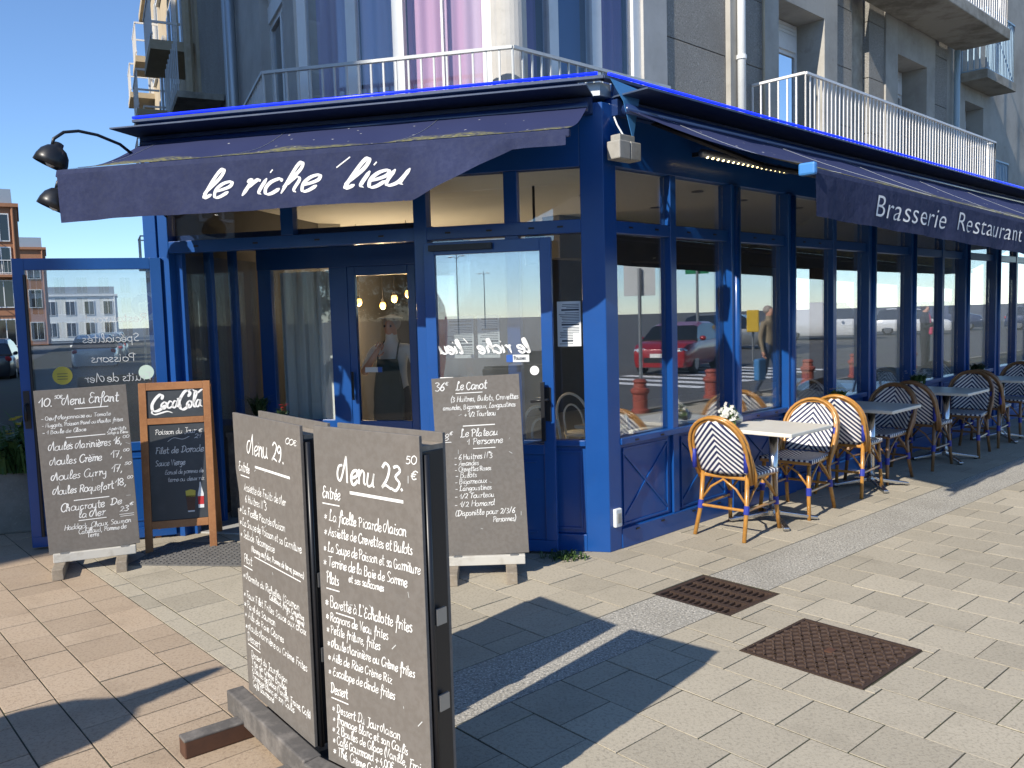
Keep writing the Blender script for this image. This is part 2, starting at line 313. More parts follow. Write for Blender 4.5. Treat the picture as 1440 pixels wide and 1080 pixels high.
# ------------------------------------------------------------------ handwriting
GL = {}
def _g(s):
    for ln in s.strip().split('\n'):
        ch, adv, rest = ln.split(' ', 2)
        st = []
        for q in rest.split('|'):
            q = q.strip(); straight = q.startswith('_'); q = q.lstrip('_')
            n = list(map(float, q.split())); st.append((straight, [(n[i]/10, n[i+1]/10) for i in range(0, len(n), 2)]))
        GL[ch] = (float(adv)/10, st)
_g('''a 11 9 8 5 10 1 6 2 1 5 0 9 5 9 9 9 2 11 0
b 10 1 3 4 14 4 19 2 18 2 1|2 3 5 0 9 3 8 8 5 9 2 6
c 9 8 8 6 10 2 8 1 4 3 0 6 0 9 3
d 11 9 8 5 10 1 6 2 1 5 0 9 5|_9 19 9 2 11 0
e 9 1 4 5 5 8 7 7 10 3 9 1 5 3 0 6 0 9 3
f 8 3 5 8 14 7 19 5 18 4 12 4 0 3 -8|_1 8 7 9
g 10 9 8 5 10 1 6 2 1 5 1 9 5|9 9 9 -4 6 -8 2 -6
h 11 1 4 5 14 4 19 2 17 2 0|2 5 5 10 8 8 8 2 10 0
i 5 3 10 3 2 5 0|_3 14 3.3 15.5
j 6 4 10 4 -5 1 -8|_4 14 4 15
k 9 _2 19 2 0|_8 9 2 4|_3 5 8 0
l 6 1 3 5 12 5 18 3 19 2 14 2 3 3 0 6 2
m 14 1 9 2 10 2 0|2 5 5 10 7 8 7 0|7 5 10 10 12 8 12 2 14 0
n 10 1 9 2 10 2 0|2 5 5 10 8 8 8 2 10 0
o 10 5 10 1 7 1 2 5 0 9 3 8 8 5 10 9 9
p 10 _2 11 2 -8|2 7 5 10 9 7 8 2 5 0 2 2
q 10 9 8 5 10 1 6 2 1 5 1 9 5|9 9 9 -8 11 -5
r 8 1 9 3 10 3 0|3 5 6 10 8 9
s 8 7 9 5 10 2 8 5 5 7 3 5 0 1 1
t 8 4 17 4 2 6 0 8 1|_1 11 8 11
u 11 1 10 1 3 3 0 7 2 8 10|8 10 8 2 10 0
v 9 _1 10 4 0 8 10
w 13 _1 10 3 0 6 8 9 0 12 10
x 9 _1 10 8 0|_8 10 1 0
y 10 1 10 1 5 4 3 8 5|8 10 8 -4 5 -8 2 -6
z 9 _1 10 8 10 1 0 9 0
A 12 _1 0 6 18 11 0|_2 6 10 7
B 12 _2 18 2 0|1 17 7 18 9 14 7 10 3 10|3 10 9 9 10 4 7 0 1 0
C 12 11 15 8 18 3 15 1 8 4 1 8 0 12 4
D 14 _4 17 4 1|1 16 8 18 13 11 10 3 4 0 1 2
E 11 10 16 6 18 3 15 5 10 8 10|5 10 1 6 3 0 7 0 10 3
F 11 _4 17 4 0|_1 17 11 18|_4 9 8 10
G 12 11 15 7 18 2 14 1 7 4 0 8 0 11 6|_7 8 12 8 11 0
H 13 _2 18 2 0|_11 18 11 0|_2 9 11 10
I 6 _4 18 4 0
J 10 _2 18 10 18|7 18 7 2 4 -3 1 0
L 11 2 11 6 17 4 19 3 14 3 3 0 0|2 2 5 0 10 1
M 14 5 13 1 12 -1 7 0 2 3 1 6 7 10 20|_10 20 12 0
N 12 _2 0 2 18 10 0 10 18
O 13 7 18 2 14 1 5 6 0 11 4 11 13 7 18
P 11 _3 18 3 0|0 15 5 18 10 15 9 10 3 8
R 12 _2 18 2 0|0 16 6 18 10 14 8 10 3 9|_5 9 11 0
S 11 10 15 6 18 2 14 5 10 9 6 7 1 2 1
T 12 _1 17 12 18|_6 18 6 0
V 11 _1 18 5 0 10 18
0 10 5 16 1 12 1 4 5 0 9 4 9 12 5 16
1 7 _0 8 5 17 5 0
2 10 1 13 4 16 8 13 6 6 1 0 4 2 10 0
3 10 1 15 5 16 8 13 4 9 9 5 6 0 1 1
4 10 _6 16 1 6 9 6|_7 10 7 0
5 10 _9 16 3 16 2 9|2 9 7 10 9 4 5 0 1 1
6 9 8 16 3 10 1 4 4 0 8 3 6 8 2 6
7 10 _1 16 9 16 4 0|_3 8 8 8
8 10 5 8 1 12 5 16 8 12 5 8 1 4 5 0 9 4 5 8
9 10 8 12 4 9 1 12 4 16 8 13 8 4 5 0
€ 11 10 14 6 16 3 12 3 4 6 0 10 2|_1 10 8 10|_1 6 7 6
. 5 _2 0 3 1
, 5 _3 1 1 -4
' 5 _2 19 4 15
° 6 3 19 1 17 3 15 5 17 3 19
- 9 _1 6 8 6
( 6 5 20 2 12 2 5 5 -3
) 6 1 20 4 12 4 5 1 -3
/ 9 _1 -1 8 18
+ 10 _5 11 5 1|_0 6 10 6
* 8 _4 10 4 1|_0 8 8 3|_0 3 8 8
! 6 _6 20 3 14
é 9 1 4 5 5 8 7 7 10 3 9 1 5 3 0 6 0 9 3|_5 12 8 17
è 9 1 4 5 5 8 7 7 10 3 9 1 5 3 0 6 0 9 3|_2 16 5 12
ê 9 1 4 5 5 8 7 7 10 3 9 1 5 3 0 6 0 9 3|_2 12 5 15 8 12
à 11 9 8 5 10 1 6 2 1 5 0 9 5 9 9 9 2 11 0|_3 16 6 12
â 11 9 8 5 10 1 6 2 1 5 0 9 5 9 9 9 2 11 0|_2 12 5 15 8 12
ç 9 8 8 6 10 2 8 1 4 3 0 6 0 9 3|_5 0 6 -3 4 -5''')
def smooth_pts(p, n=5):
    if len(p) < 3: return p
    out = []
    for i in range(len(p)-1):
        p0 = p[max(i-1, 0)]; p1 = p[i]; p2 = p[i+1]; p3 = p[min(i+2, len(p)-1)]
        for k in range(n):
            t = k/n
            out.append(tuple(.5*(2*p1[j]+(p2[j]-p0[j])*t+(2*p0[j]-5*p1[j]+4*p2[j]-p3[j])*t*t+(3*p1[j]-p0[j]-3*p2[j]+p3[j])*t**3) for j in (0, 1)))
    out.append(p[-1]); return out
def ribbon(mb, pts, w, fr, brush=0):
    n = len(pts)
    if n < 2: return
    vs = []
    for i, p in enumerate(pts):
        a = pts[max(i-1, 0)]; b = pts[min(i+1, n-1)]
        dx, dy = b[0]-a[0], b[1]-a[1]; L = math.hypot(dx, dy) or 1e-6
        ww = w*.5
        if brush:
            ww *= (1-brush)+brush*min(1, abs(dy+.45*dx)/L*1.15)
            if brush > .5: ww *= min(1, .35+min(i, n-1-i)/3)
        nx, ny = -dy/L*ww, dx/L*ww
        ex = 0
        if i == 0: ex = -.4*w
        if i == n-1: ex = .4*w
        if brush: ex *= .3
        px, py = p[0]+dx/L*ex, p[1]+dy/L*ex
        vs += [fr(px+nx, py+ny), fr(px-nx, py-ny)]
    mb.add(vs, [(2*i, 2*i+1, 2*i+3, 2*i+2) for i in range(n-1)])
def text_width(t, h):
    return sum(GL[c][0] if c in GL else .55 for c in t)*h
def write(mb, t, x, y, h, w, fr, slant=.18, xs=1, slope=0, brush=0, jit=.04, rnd=None, ns=4):
    """t written from (x,y) with x-height h; fr maps the plane to space"""
    rnd = rnd or random; cx = x
    for c in t:
        if c == ' ': cx += .6*h*xs; continue
        if c not in GL: cx += .5*h*xs; continue
        adv, sts = GL[c]; jy = rnd.uniform(-jit, jit)*h; js = 1+rnd.uniform(-jit, jit)*1.6; wj = w*(1+rnd.uniform(-4, 4)*jit); sl_ = slant+rnd.uniform(-1.6, 1.6)*jit
        for straight, pts in sts:
            q = [(cx+(px+sl_*py)*h*xs*js, y+jy+py*h*js+slope*(cx-x+px*h*xs)) for px, py in pts]
            ribbon(mb, q if straight else smooth_pts(q, ns), wj, fr, brush)
        cx += adv*h*xs
    return cx-x
def write_fit(mb, t, x0, x1, y, h, w, fr, **kw):
    tw = sum(GL[c][0] if c in GL else .6 for c in t)*h
    return write(mb, t, x0, y, h, w, fr, xs=(x1-x0)/tw, **kw)

# ------------------------------------------------------------------ ground, road, pavements
def poly_sheet(name, pts, z, m, th=0):
    mb = MB(); n = len(pts)
    if th: mb.prism([(p[0], p[1]) for p in pts], z-th, z)
    else: mb.add([(p[0], p[1], z) for p in pts], [tuple(range(n))])
    o = mb.build(name, m); o['kind'] = 'structure'; return o
poly_sheet('ground', [(-900, -900), (900, -900), (900, 900), (-900, 900)], -.125, 'asphalt')
def W2(s, o, base=Vector((-2.8, 6.58, 0))): return base+DW*s+NW*o
cornerP = Vector((-1.90, -3.48, 0))
pavpts = [K+FR(90, 4.9), cornerP, W2(90, 3.6), W2(90, -6), K+FR(90, -6)]
def sheet_with_holes(name, outer, holes, z, th, m):
    bm = bmesh.new(); loops = []
    for lp in [outer]+holes:
        vs = [bm.verts.new((q[0], q[1], z)) for q in lp]; loops.append([bm.edges.new((vs[k], vs[(k+1) % len(vs)])) for k in range(len(vs))])
    bmesh.ops.triangle_fill(bm, use_beauty=True, edges=[e for lp in loops for e in lp])
    for lp in loops:
        for e in lp:
            a, b = e.verts; c = bm.verts.new((b.co.x, b.co.y, z-th)); d = bm.verts.new((a.co.x, a.co.y, z-th)); bm.faces.new((a, b, c, d))
    bmesh.ops.remove_doubles(bm, verts=bm.verts, dist=1e-5); bmesh.ops.recalc_face_normals(bm, faces=bm.faces)
    for f_ in bm.faces:
        if abs(f_.normal.z) > .9 and f_.normal.z < 0: f_.normal_flip()
    me = bpy.data.meshes.new(name); bm.to_mesh(me); bm.free(); o = bpy.data.objects.new(name, me); COL.objects.link(o); me.materials.append(M[m]); o['kind'] = 'structure'; return o
def hole(a0, a1, b0, b1): return [K+DS*a+DT*b for a, b in ((a0, b0), (a1, b0), (a1, b1), (a0, b1))]
pav = sheet_with_holes('pavement', pavpts, [hole(-.475, .025, .755, 1.28), hole(-.846, -.248, 1.591, 2.199)], -.0022, .118, 'joint')
# kerb stones along the road on the harbour side
mbk = MB().box(0, 1, -.08, .08, -.12, .012)
kerb_me = mbk.mesh('kerb_stone'); kerb_me.materials.append(M['cement'])
kerb = thing('kerb', 'long granite kerb between pavement and harbour road', 'kerb', tuple(K+FR(0, 4.9)))
for i in range(34):
    o = place('kerb_stone', kerb_me, None, kerb, tuple(FR(-6+i*1.0, .08)), math.pi/2-aR); o.scale = (.992, 1, 1)
# zebra crossing on the road
zeb = MB()
for k in range(7):
    a = FR(11.5+k*1.1, 0) if False else None
    p = K+FR(12+k*1.05, 7.2)-Vector((0, 0, 0))
    q = [p, p+DR*.5, p+DR*.5+NR*4, p+NR*4]
    zeb.add([(v.x, v.y, -.119) for v in q], [(0, 1, 2, 3)])
zo = zeb.build('crossing_marking', 'white_print'); zo['kind'] = 'structure'

# slabs -------------------------------------------------------------------
def sub_rect(r, h):
    a0, a1, b0, b1 = r; c0, c1, d0, d1 = h
    if a1 <= c0 or a0 >= c1 or b1 <= d0 or b0 >= d1: return [r]
    out = []
    if a0 < c0: out.append((a0, c0, b0, b1))
    if a1 > c1: out.append((c1, a1, b0, b1))
    m0, m1 = max(a0, c0), min(a1, c1)
    if b0 < d0: out.append((m0, m1, b0, d0))
    if b1 > d1: out.append((m0, m1, d1, b1))
    return [q for q in out if q[1]-q[0] > .03 and q[3]-q[2] > .03]
COVER = (-.85, -.245, 1.585, 2.205); GRATE = (-.48, .03, .75, 1.285)
rects = []
SMAX = 13.5
i = 0; s0 = -2.61
while s0 < SMAX:                                   # beyond the gravel strip, towards the road
    s1 = min(s0+.305, SMAX); t = 1.205-(.15 if i % 2 else 0)
    while t < 5.0:
        rects.append((s0, s1, max(t, 1.205), t+.30, 0)); t += .30
    s0 = s1; i += 1
i = 0; s0 = -2.61
while s0 < SMAX:                                   # between strip and building
    s1 = min(s0+.305, SMAX); t = .79
    lo = -3.3 if s0 < .2 else -.9
    t -= .15 if i % 2 else 0
    if i % 2: rects.append((s0, s1, .64, .79, 0))
    while t > lo:
        rects.append((s0, s1, t-.30, t, 0)); t -= .30
    s0 = s1; i += 1
for k in range(24): rects.append((-2.72, -2.61, -3.3+k*.3, -3.0+k*.3, 0))     # border course
rnd = random.Random(3)
s1 = -2.72; cyc = [.2, .3, .2, .2, .3]; i = 0
while s1 > -7.5:
    s0 = s1-cyc[i % 5]; t = -6-rnd.random()*.3
    while t < 3.6:
        L = rnd.choice([.2, .3, .3, .4]); rects.append((s0, s1, t, t+L, 1)); t += L
    s1 = s0; i += 1
pieces = {0: [], 1: []}
for (a, b, c, d, kd) in rects:
    if b-a < .02 or d-c < .02: continue
    for q in sub_rect((a, b, c, d), COVER):
        for q2 in sub_rect(q, GRATE):
            p = K+DS*((q2[0]+q2[1])/2)+DT*((q2[2]+q2[3])/2)
            rel = p-K
            if rel.dot(NR) < -.25 and rel.dot(NL) < -.25: continue     # under the veranda
            if p.dot(NR)-K.dot(NR) > 4.75: continue
            dist = (p-Vector((0, 0, 0))).length
            v = Vector((p.x, p.y, -1.65)); dep = v.dot(fw)
            if dep < .4: vis = False
            else:
                u = v.dot(ri)/dep; w_ = v.dot(dn)/dep
                vis = abs(u) < .70 and -.3 < w_ < .52
            pieces[kd].append((0 if vis else 1, dist, q2, p))
slab_cache = {}
def slab_mesh(dx, dy, kd):
    key = (round(dx, 3), round(dy, 3), kd)
    if key not in slab_cache:
        g = .0034; mb = MB(); x, y = dx/2-g, dy/2-g; e = .0008
        mb.hexa([(-x, -y, -.03), (x, -y, -.03), (x, y, -.03), (-x, y, -.03), (-x, -y, -e), (x, -y, -e), (x, y, -e), (-x, y, -e)])
        mb.f.pop(1)
        mb.add([(-x, -y, -e), (x, -y, -e), (x, y, -e), (-x, y, -e), (-x+e, -y+e, 0), (x-e, -y+e, 0), (x-e, y-e, 0), (-x+e, y-e, 0)],
               [(4, 5, 6, 7), (0, 1, 5, 4), (1, 2, 6, 5), (2, 3, 7, 6), (3, 0, 4, 7)])
        me = mb.mesh('slab' if kd == 0 else 'paver'); me.materials.append(M['slab' if kd == 0 else 'slab_red']); slab_cache[key] = me
    return slab_cache[key]
rots = math.pi/2-aS
for kd in (0, 1):
    lst = sorted(pieces[kd], key=lambda q: (q[0], q[1])); rest = MB()
    for n_, (vis, dist, q, p) in enumerate(lst):
        dx, dy = q[1]-q[0], q[3]-q[2]; dz = rnd.uniform(-.0007, .0022)
        if n_ < 150 + (145 if kd == 0 else 0):
            o = place('slab' if kd == 0 else 'paver', slab_mesh(dx, dy, kd), None, pav, (p.x, p.y, dz), rots)
            o.rotation_euler = (rnd.uniform(-.003, .003), rnd.uniform(-.003, .003), rots+rnd.uniform(-.004, .004))
        elif dist < 16:
            gx = .0034; ax = DS*(dx/2-gx); ay = DT*(dy/2-gx)
            rest.hexa([tuple(p+Vector((0, 0, zz))+ax*sx+ay*sy) for zz in (-.03, dz) for sx, sy in ((-1, -1), (-1, 1), (1, 1), (1, -1))])
    if rest.v:
        o = rest.build('further_slabs' if kd == 0 else 'further_pavers', 'slab' if kd == 0 else 'slab_red', pav); o['kind'] = 'stuff'
# washed gravel strip, in poured lengths
for a, b in ((-2.61, -.48), (.03, 3.1), (3.1, 7.0), (7.0, 13.5)):
    mb = MB(); mb.box(a+.003, b-.003, .793, 1.201, -.03, -.001, lambda s, t, z: DS*s+DT*t+Z*z)
    o = mb.build('gravel_strip', 'strip', pav); o.location = K
# narrow gravel left beside the grate
# manhole cover with raised hooked ribs
mc = thing('manhole_cover', 'rusty square cast iron manhole cover with raised interlocking pattern', 'manhole cover', tuple(K+DS*-.547+DT*1.895), rots)
mb = MB().box(-.30, .30, -.305, .305, -.05, -.0035); mb.build('plate', 'iron', mc)
fr_ = MB()
for a in ((-.30, .30, -.305, -.29), (-.30, .30, .29, .305), (-.30, -.285, -.29, .29), (.285, .30, -.29, .29)): fr_.box(*a, -.0035, .004)
fr_.build('frame', 'iron', mc)
rb = MB()
for ix in range(-6, 7):
    for iy in range(-5, 6):
        x, y = ix*.042, iy*.054+(.027 if ix % 2 else 0)
        if abs(y) > .27 or abs(x) > .27 or (abs(x) < .03 and abs(y) < .03): continue
        fl = 1 if (ix+iy) % 2 else -1
        def bar(p, q, w=.0042):
            p, q = Vector((*p, 0)), Vector((*q, 0)); t = (q-p).normalized(); n = Vector((-t.y, t.x, 0))*w
            rb.hexa([tuple(v+Vector((0, 0, z))) for z in (-.0035, .0035) for v in (p-n, q-n, q+n, p+n)])
        bar((x-.014, y-.020*fl), (x+.012, y)); bar((x+.012, y), (x-.014, y+.020*fl)); bar((x-.014, y+.02*fl), (x-.014, y+.034*fl))
rb.build('raised_ribs', 'iron_worn', mc)
MB().box(-.025, .025, -.02, .02, -.0035, .004).build('lifting_plate', 'brown_wood', mc)
gr = thing('drain_grate', 'sunken rusty cast iron drain grate with rows of slots in the gravel strip', 'drain grate', tuple(K+DS*-.225+DT*1.0175), rots)
MB().box(-.25, .25, -.262, .262, -.14, -.10).build('pit', 'pit', gr)
fo = MB()
for a in ((-.252, .252, -.265, -.235), (-.252, .252, .235, .265), (-.252, -.225, -.235, .235), (.225, .252, -.235, .235)): fo.box(*a, -.05, -.004)
fo.build('frame', 'iron', gr)
for x in (-.115, .0, .115):
    MB().box(x-.016, x+.016, -.235, .235, -.045, -.007).build('cross_bar', 'iron', gr)
bar_me = MB().box(-.225, .225, -.0065, .0065, -.045, -.012).mesh('grate_bar'); bar_me.materials.append(M['iron'])
for k in range(12): place('grate_bar', bar_me, None, gr, (0, -.215+k*.039, 0))
# weed tuft by the corner
def tuft(root, n, spread, hgt, m='leaf', seed=1, wid=.006):
    r = random.Random(seed); mb = MB()
    for _ in range(n):
        a = r.uniform(0, 6.28); d = r.uniform(0, spread); x, y = d*math.cos(a), d*.6*math.sin(a); h = hgt*r.uniform(.4, 1); b = r.uniform(0, 6.28); le = h*r.uniform(.3, 1.1)
        p0 = Vector((x, y, 0)); p1 = p0+Vector((math.cos(b)*le*.4, math.sin(b)*le*.4, h*.75)); p2 = p0+Vector((math.cos(b)*le, math.sin(b)*le, h*r.uniform(.6, 1)))
        n_ = Vector((-math.sin(b), math.cos(b), 0))*wid*r.uniform(.6, 1.5)
        mb.add([p0-n_*.6, p0+n_*.6, p1+n_, p1-n_, p2], [(0, 1, 2, 3), (3, 2, 4)])
    return mb.build('leaves', m, root)
wd = thing('weed_tuft', 'small green weed growing between slabs by the blue corner post', 'weed', (.33, 5.62, 0)); tuft(wd, 150, .16, .055, seed=2)

# ------------------------------------------------------------------ veranda of the brasserie
ver = thing('brasserie_building', 'corner brasserie with blue framed glass veranda and grey flats above', 'building', tuple(K))
def vb(name, F, s0, s1, o0, o1, z0, z1, m='blue', parent=None, bevel=.004, label=None):
    return MB().box(s0, s1, o0, o1, z0, z1, F).build(name, m, parent or ver, bevel=bevel, label=label)
def pane(F, s0, s1, z0, z1, o=-.055, m='glass', parent=None, th=.008, name='pane'):
    return MB().box(s0, s1, o-th, o, z0, z1, F).build(name, m, parent or ver)
# corner post: a pentagonal column turning through the obtuse corner
cp_ = [FR(.13, .0), FR(.13, -.12), FL(.16, -.12), FL(.16, .0), Vector((0, 0, 0))]
MB().prism([(p.x, p.y) for p in cp_], 0, 3.05).build('corner_post', 'blue', ver, bevel=.004)
# ---- right side
RP = [(.76, .83, 0), (1.54, 1.68, 1), (2.45, 2.59, 1), (3.36, 3.43, 0), (4.08, 4.27, 1), (5.16, 5.31, 1), (6.15, 6.22, 0), (6.83, 7.02, 1), (7.98, 8.2, 1), (8.95, 9.02, 0), (9.8, 9.95, 1), (10.9, 11.05, 1), (12.0, 12.15, 1), (13.1, 13.25, 1)]
vb('fascia', FR, .13, 14, -.09, -.004, 2.64, 3.19)
vb('sill_rail', FR, .13, 14, -.08, .012, .735, .78); vb('transom', FR, .13, 14, -.08, -.012, 2.195, 2.28)
vb('plinth_rail', FR, .13, 14, -.08, .006, 0, .14)
prev = .13
for a, b, wide in RP:
    vb('post' if wide else 'mullion', FR, a, b, -.10, .022 if wide else -.006, .0 if wide else .14, 2.64)
    if wide:    # rounded fluting on the wide posts
        MB().tube([FR((a+b)/2, .022, .14), FR((a+b)/2, .022, 2.62)], .028, 10).build('post_moulding', 'blue', ver, smooth=True)
    vb('lower_panel', FR, prev, a, -.07, -.03, .14, .735, 'blue')
    # raised cross moulding on each panel
    p0, p1 = prev+.05, a-.05; mb = MB()
    for (x0, z0, x1, z1) in ((p0, .19, p1, .68), (p0, .68, p1, .19)):
        d = Vector((x1-x0, z1-z0)).normalized(); nx, nz = -d.y*.008, d.x*.008
        oo = .0 if z0 < .5 else .003
        mb.hexa([FR(x0+nx, -.03, z0+nz), FR(x1+nx, -.03, z1+nz), FR(x1-nx, -.03, z1-nz), FR(x0-nx, -.03, z0-nz), FR(x0+nx, -.022+oo, z0+nz), FR(x1+nx, -.022+oo, z1+nz), FR(x1-nx, -.022+oo, z1-nz), FR(x0-nx, -.022+oo, z0-nz)])
    mb.build('cross_moulding', 'blue', ver)
    mb = MB()
    for q in ((p0, p1, .155, .17), (p0, p1, .69, .705), (p0, p0+.012, .17, .69), (p1-.012, p1, .17, .69)): mb.box(q[0], q[1], -.03, -.018, q[2], q[3], FR)
    mb.build('panel_moulding', 'blue', ver, bevel=.002)
    pane(FR, prev+.005, a-.005, .785, 2.19); pane(FR, prev+.005, a-.005, 2.285, 2.635)
    prev = b
# small vent slots on sill and transom
sl_me = MB().box(-.02, .02, -.003, .003, -.006, .006).mesh('vent_slot'); sl_me.materials.append(M['black_metal'])
for s_ in [.3, .6, 1.0, 1.35, 1.95, 2.25, 2.8, 3.1]:
    for z_ in (.115, .755, 2.24): 
        o = place('vent_slot', sl_me, None, ver, tuple(FR(s_, .013 if z_ > .7 and z_ < 1 else (.008 if z_ < 1 else -.011), z_)), math.pi/2-aR)
# ---- left (chamfer) side
vb('fascia', FL, .16, 3.54, -.09, -.004, 2.64, 3.19)
vb('transom', FL, .16, 3.34, -.08, .004, 2.20, 2.29)
vb('mullion', FL, .598, .693, -.09, -.004, .0, 2.64); vb('post', FL, 1.255, 1.351, -.10, .012, 0, 2.64)
vb('post', FL, 3.34, 3.425, -.10, .006, 0, 2.64); vb('post', FL, 3.435, 3.545, -.16, .016, 0, 2.66)
for a, b in ((.16, .598), (.693, 1.255)):
    pane(FL, a+.004, b-.004, .785, 2.195, m='glass_l'); vb('lower_panel', FL, a, b, -.07, -.03, .12, .74); vb('sill_rail', FL, a, b, -.08, .0, .74, .78); vb('plinth_rail', FL, a, b, -.08, .0, 0, .12)
    mb = MB()
    for q in ((a+.03, b-.03, .15, .165), (a+.03, b-.03, .69, .705), (a+.03, a+.042, .165, .69), (b-.042, b-.03, .165, .69)): mb.box(q[0], q[1], -.03, -.018, q[2], q[3], FL)
    mb.build('panel_moulding', 'blue', ver)
for a, b in ((.16, .598), (.693, 1.255), (1.351, 2.29), (2.39, 3.34)): pane(FL, a+.004, b-.004, 2.295, 2.635, m='glass_l')
vb('mullion', FL, 2.29, 2.39, -.08, .002, 2.29, 2.64)
for s_ in (.3, .5, .8, 1.1, 1.6, 2.1, 2.6, 3.1): place('vent_slot', sl_me, None, ver, tuple(FL(s_, .005, 2.245)), math.pi/2-aL+math.pi)
# ---- roof, gutter, neon
gut = MB(); gut.box(-.02, 14, -.02, .045, 3.19, 3.212, FR); gut.build('gutter', 'gutter', ver, bevel=.003)
gut = MB(); gut.box(-.02, 3.56, -.02, .045, 3.19, 3.212, FL); gut.build('gutter', 'gutter', ver, bevel=.003)
MB().tube([FR(.02, .045, 3.224), FR(14, .045, 3.224)], .011, 8).build('neon_tube', 'neon', ver, smooth=True)
MB().tube([FL(.02, .045, 3.224), FL(3.55, .045, 3.224)], .011, 8).build('neon_tube', 'neon', ver, smooth=True)
ipoly = [Vector((0, 0, 0)), FL(3.5, -.05), FL(3.5, -6), FR(14, -6), FR(14, -.05)]
def inner(o): return [Vector((0, 0, 0))+FR(.1, -o)*0+(-(NR+NL).normalized())*o*1.15, FL(3.5, -o), FL(3.5, -6), FR(14, -6), FR(14, -o)]
MB().prism([(p.x, p.y) for p in inner(.03)], 3.10, 3.185).build('roof', 'zinc', ver)
MB().prism([(p.x, p.y) for p in inner(.095)], 2.70, 2.74).build('ceiling', 'ceiling', ver)
MB().prism([(p.x, p.y) for p in inner(.095)], .0, .012).build('floor', 'inside_floor', ver)
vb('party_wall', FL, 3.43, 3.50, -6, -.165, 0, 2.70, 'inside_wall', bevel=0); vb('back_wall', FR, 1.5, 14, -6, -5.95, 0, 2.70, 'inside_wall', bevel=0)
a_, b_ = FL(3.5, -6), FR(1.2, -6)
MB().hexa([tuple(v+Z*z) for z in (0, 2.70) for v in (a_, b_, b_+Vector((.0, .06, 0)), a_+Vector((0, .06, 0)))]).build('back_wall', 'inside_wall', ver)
spot_me = MB().lathe([(.0, 0), (.05, -.001), (.055, -.008), (.03, -.01), (.0, -.008)], 12).mesh('ceiling_spot'); spot_me.materials.append(M['grey_metal'])
for s_, o_ in ((.7, -.6), (1.3, -1.3), (2.0, -.6), (2.9, -.7), (2.6, -1.5), (4.0, -.7), (5.2, -.7)): place('ceiling_spot', spot_me, None, ver, tuple(FR(s_, o_, 2.70)))
# inner beam of the old wall line
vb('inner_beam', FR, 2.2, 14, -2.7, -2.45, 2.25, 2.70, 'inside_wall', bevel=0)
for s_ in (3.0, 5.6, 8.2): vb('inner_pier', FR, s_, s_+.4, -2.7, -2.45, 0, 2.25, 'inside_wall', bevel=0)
# ---- vestibule behind the open doors
vi = -1.2
vb('post', FL, 2.43, 2.60, vi-.06, vi, 0, 2.3); vb('post', FL, 3.17, 3.30, vi-.06, vi, 0, 2.3); vb('post', FL, 1.70, 1.80, vi-.06, vi, 0, 2.3)
vb('transom', FL, 1.3, 3.3, vi-.05, vi+.01, 2.12, 2.30)
vb('lower_panel', FL, 2.60, 3.17, vi-.05, vi-.005, 0, .77); pane(FL, 2.60, 3.17, .77, 2.12, vi-.03, 'glass_l')
pane(FL, 1.31, 1.70, .77, 2.12, vi-.03, 'glass_l'); vb('lower_panel', FL, 1.31, 1.70, vi-.05, vi-.005, 0, .77)
idr = vb('inner_door', FL, 1.80, 1.87, vi-.055, vi-.005, .0, 2.12)
for q in ((2.36, 2.43, 0, 2.12), (1.87, 2.36, 0, .76), (1.87, 2.36, 2.04, 2.12)): vb('rail', FL, q[0], q[1], vi-.055, vi-.005, q[2], q[3], parent=idr)
pane(FL, 1.87, 2.36, .76, 2.04, vi-.03, 'glass_thin', idr)
MB().tube([FL(2.40, vi+.035, .95), FL(2.40, vi+.035, 1.2)], .011, 8).build('handle', 'black_metal', idr)
for q in ((vi+.02, -.85), (-.80, -.50), (-.45, -.12)):
    MB().box(3.305, 3.335, q[0], q[1], .12, 2.2, FL).build('side_pane', 'glass_l', ver)
for q in (-.85, -.50, -.12): vb('mullion', FL, 3.28, 3.345, q, q+.05, 0, 2.3)
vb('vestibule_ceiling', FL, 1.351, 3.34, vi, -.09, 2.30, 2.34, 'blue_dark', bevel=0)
for q in ((vi+.02, -.12),): MB().box(1.30, 1.31, q[0], q[1], .12, 2.25, FL).build('side_pane', 'glass_l', ver)
# net curtain behind the vestibule pane
MB().grid(lambda u, v: FL(2.62+.53*u, vi-.12+.022*math.sin(u*30)+.008*math.sin(u*71), .5+1.6*v), 60, 2).build('net_curtain', 'curtain', ver, smooth=True)
MB().grid(lambda u, v: FL(3.25-.02*math.sin(u*28), vi+.1+.5*u-1.0, .4+1.75*v), 40, 2).build('net_curtain', 'curtain', ver, smooth=True)

# ---- open door leaves
def door_leaf(F, s0, s1, o, glass_m, hinge_right=True):
    d = MB().box(s0, s1, o-.025, o+.025, .02, .10, F).build('door_leaf', 'blue', ver, bevel=.003)
    w = .078
    def pt(nm, *a): return MB().box(*a, F).build(nm, 'blue', d, bevel=.003)
    pt('stile', s0, s0+w, o-.025, o+.025, .10, 2.17); pt('stile', s1-w, s1, o-.025, o+.025, .10, 2.17)
    pt('rail', s0+w, s1-w, o-.025, o+.025, 2.085, 2.17); pt('rail', s0+w, s1-w, o-.025, o+.025, .70, .765)
    pt('panel', s0+w, s1-w, o-.018, o+.012, .10, .70)
    for zz in (.15, .64): pt('moulding', s0+w+.06, s1-w-.06, o+.012, o+.02, zz, zz+.014)
    MB().box(s0+w, s1-w, o-.004, o+.004, .765, 2.085, F).build('pane', glass_m, d)
    return d
rl = door_leaf(FL, .35, 1.25, .085, 'glass_door')
o_ = .125
hb = MB(); hb.box(.372, .41, .11, .118, .93, 1.16, FL); hb.build('handle_plate', 'black_metal', rl)
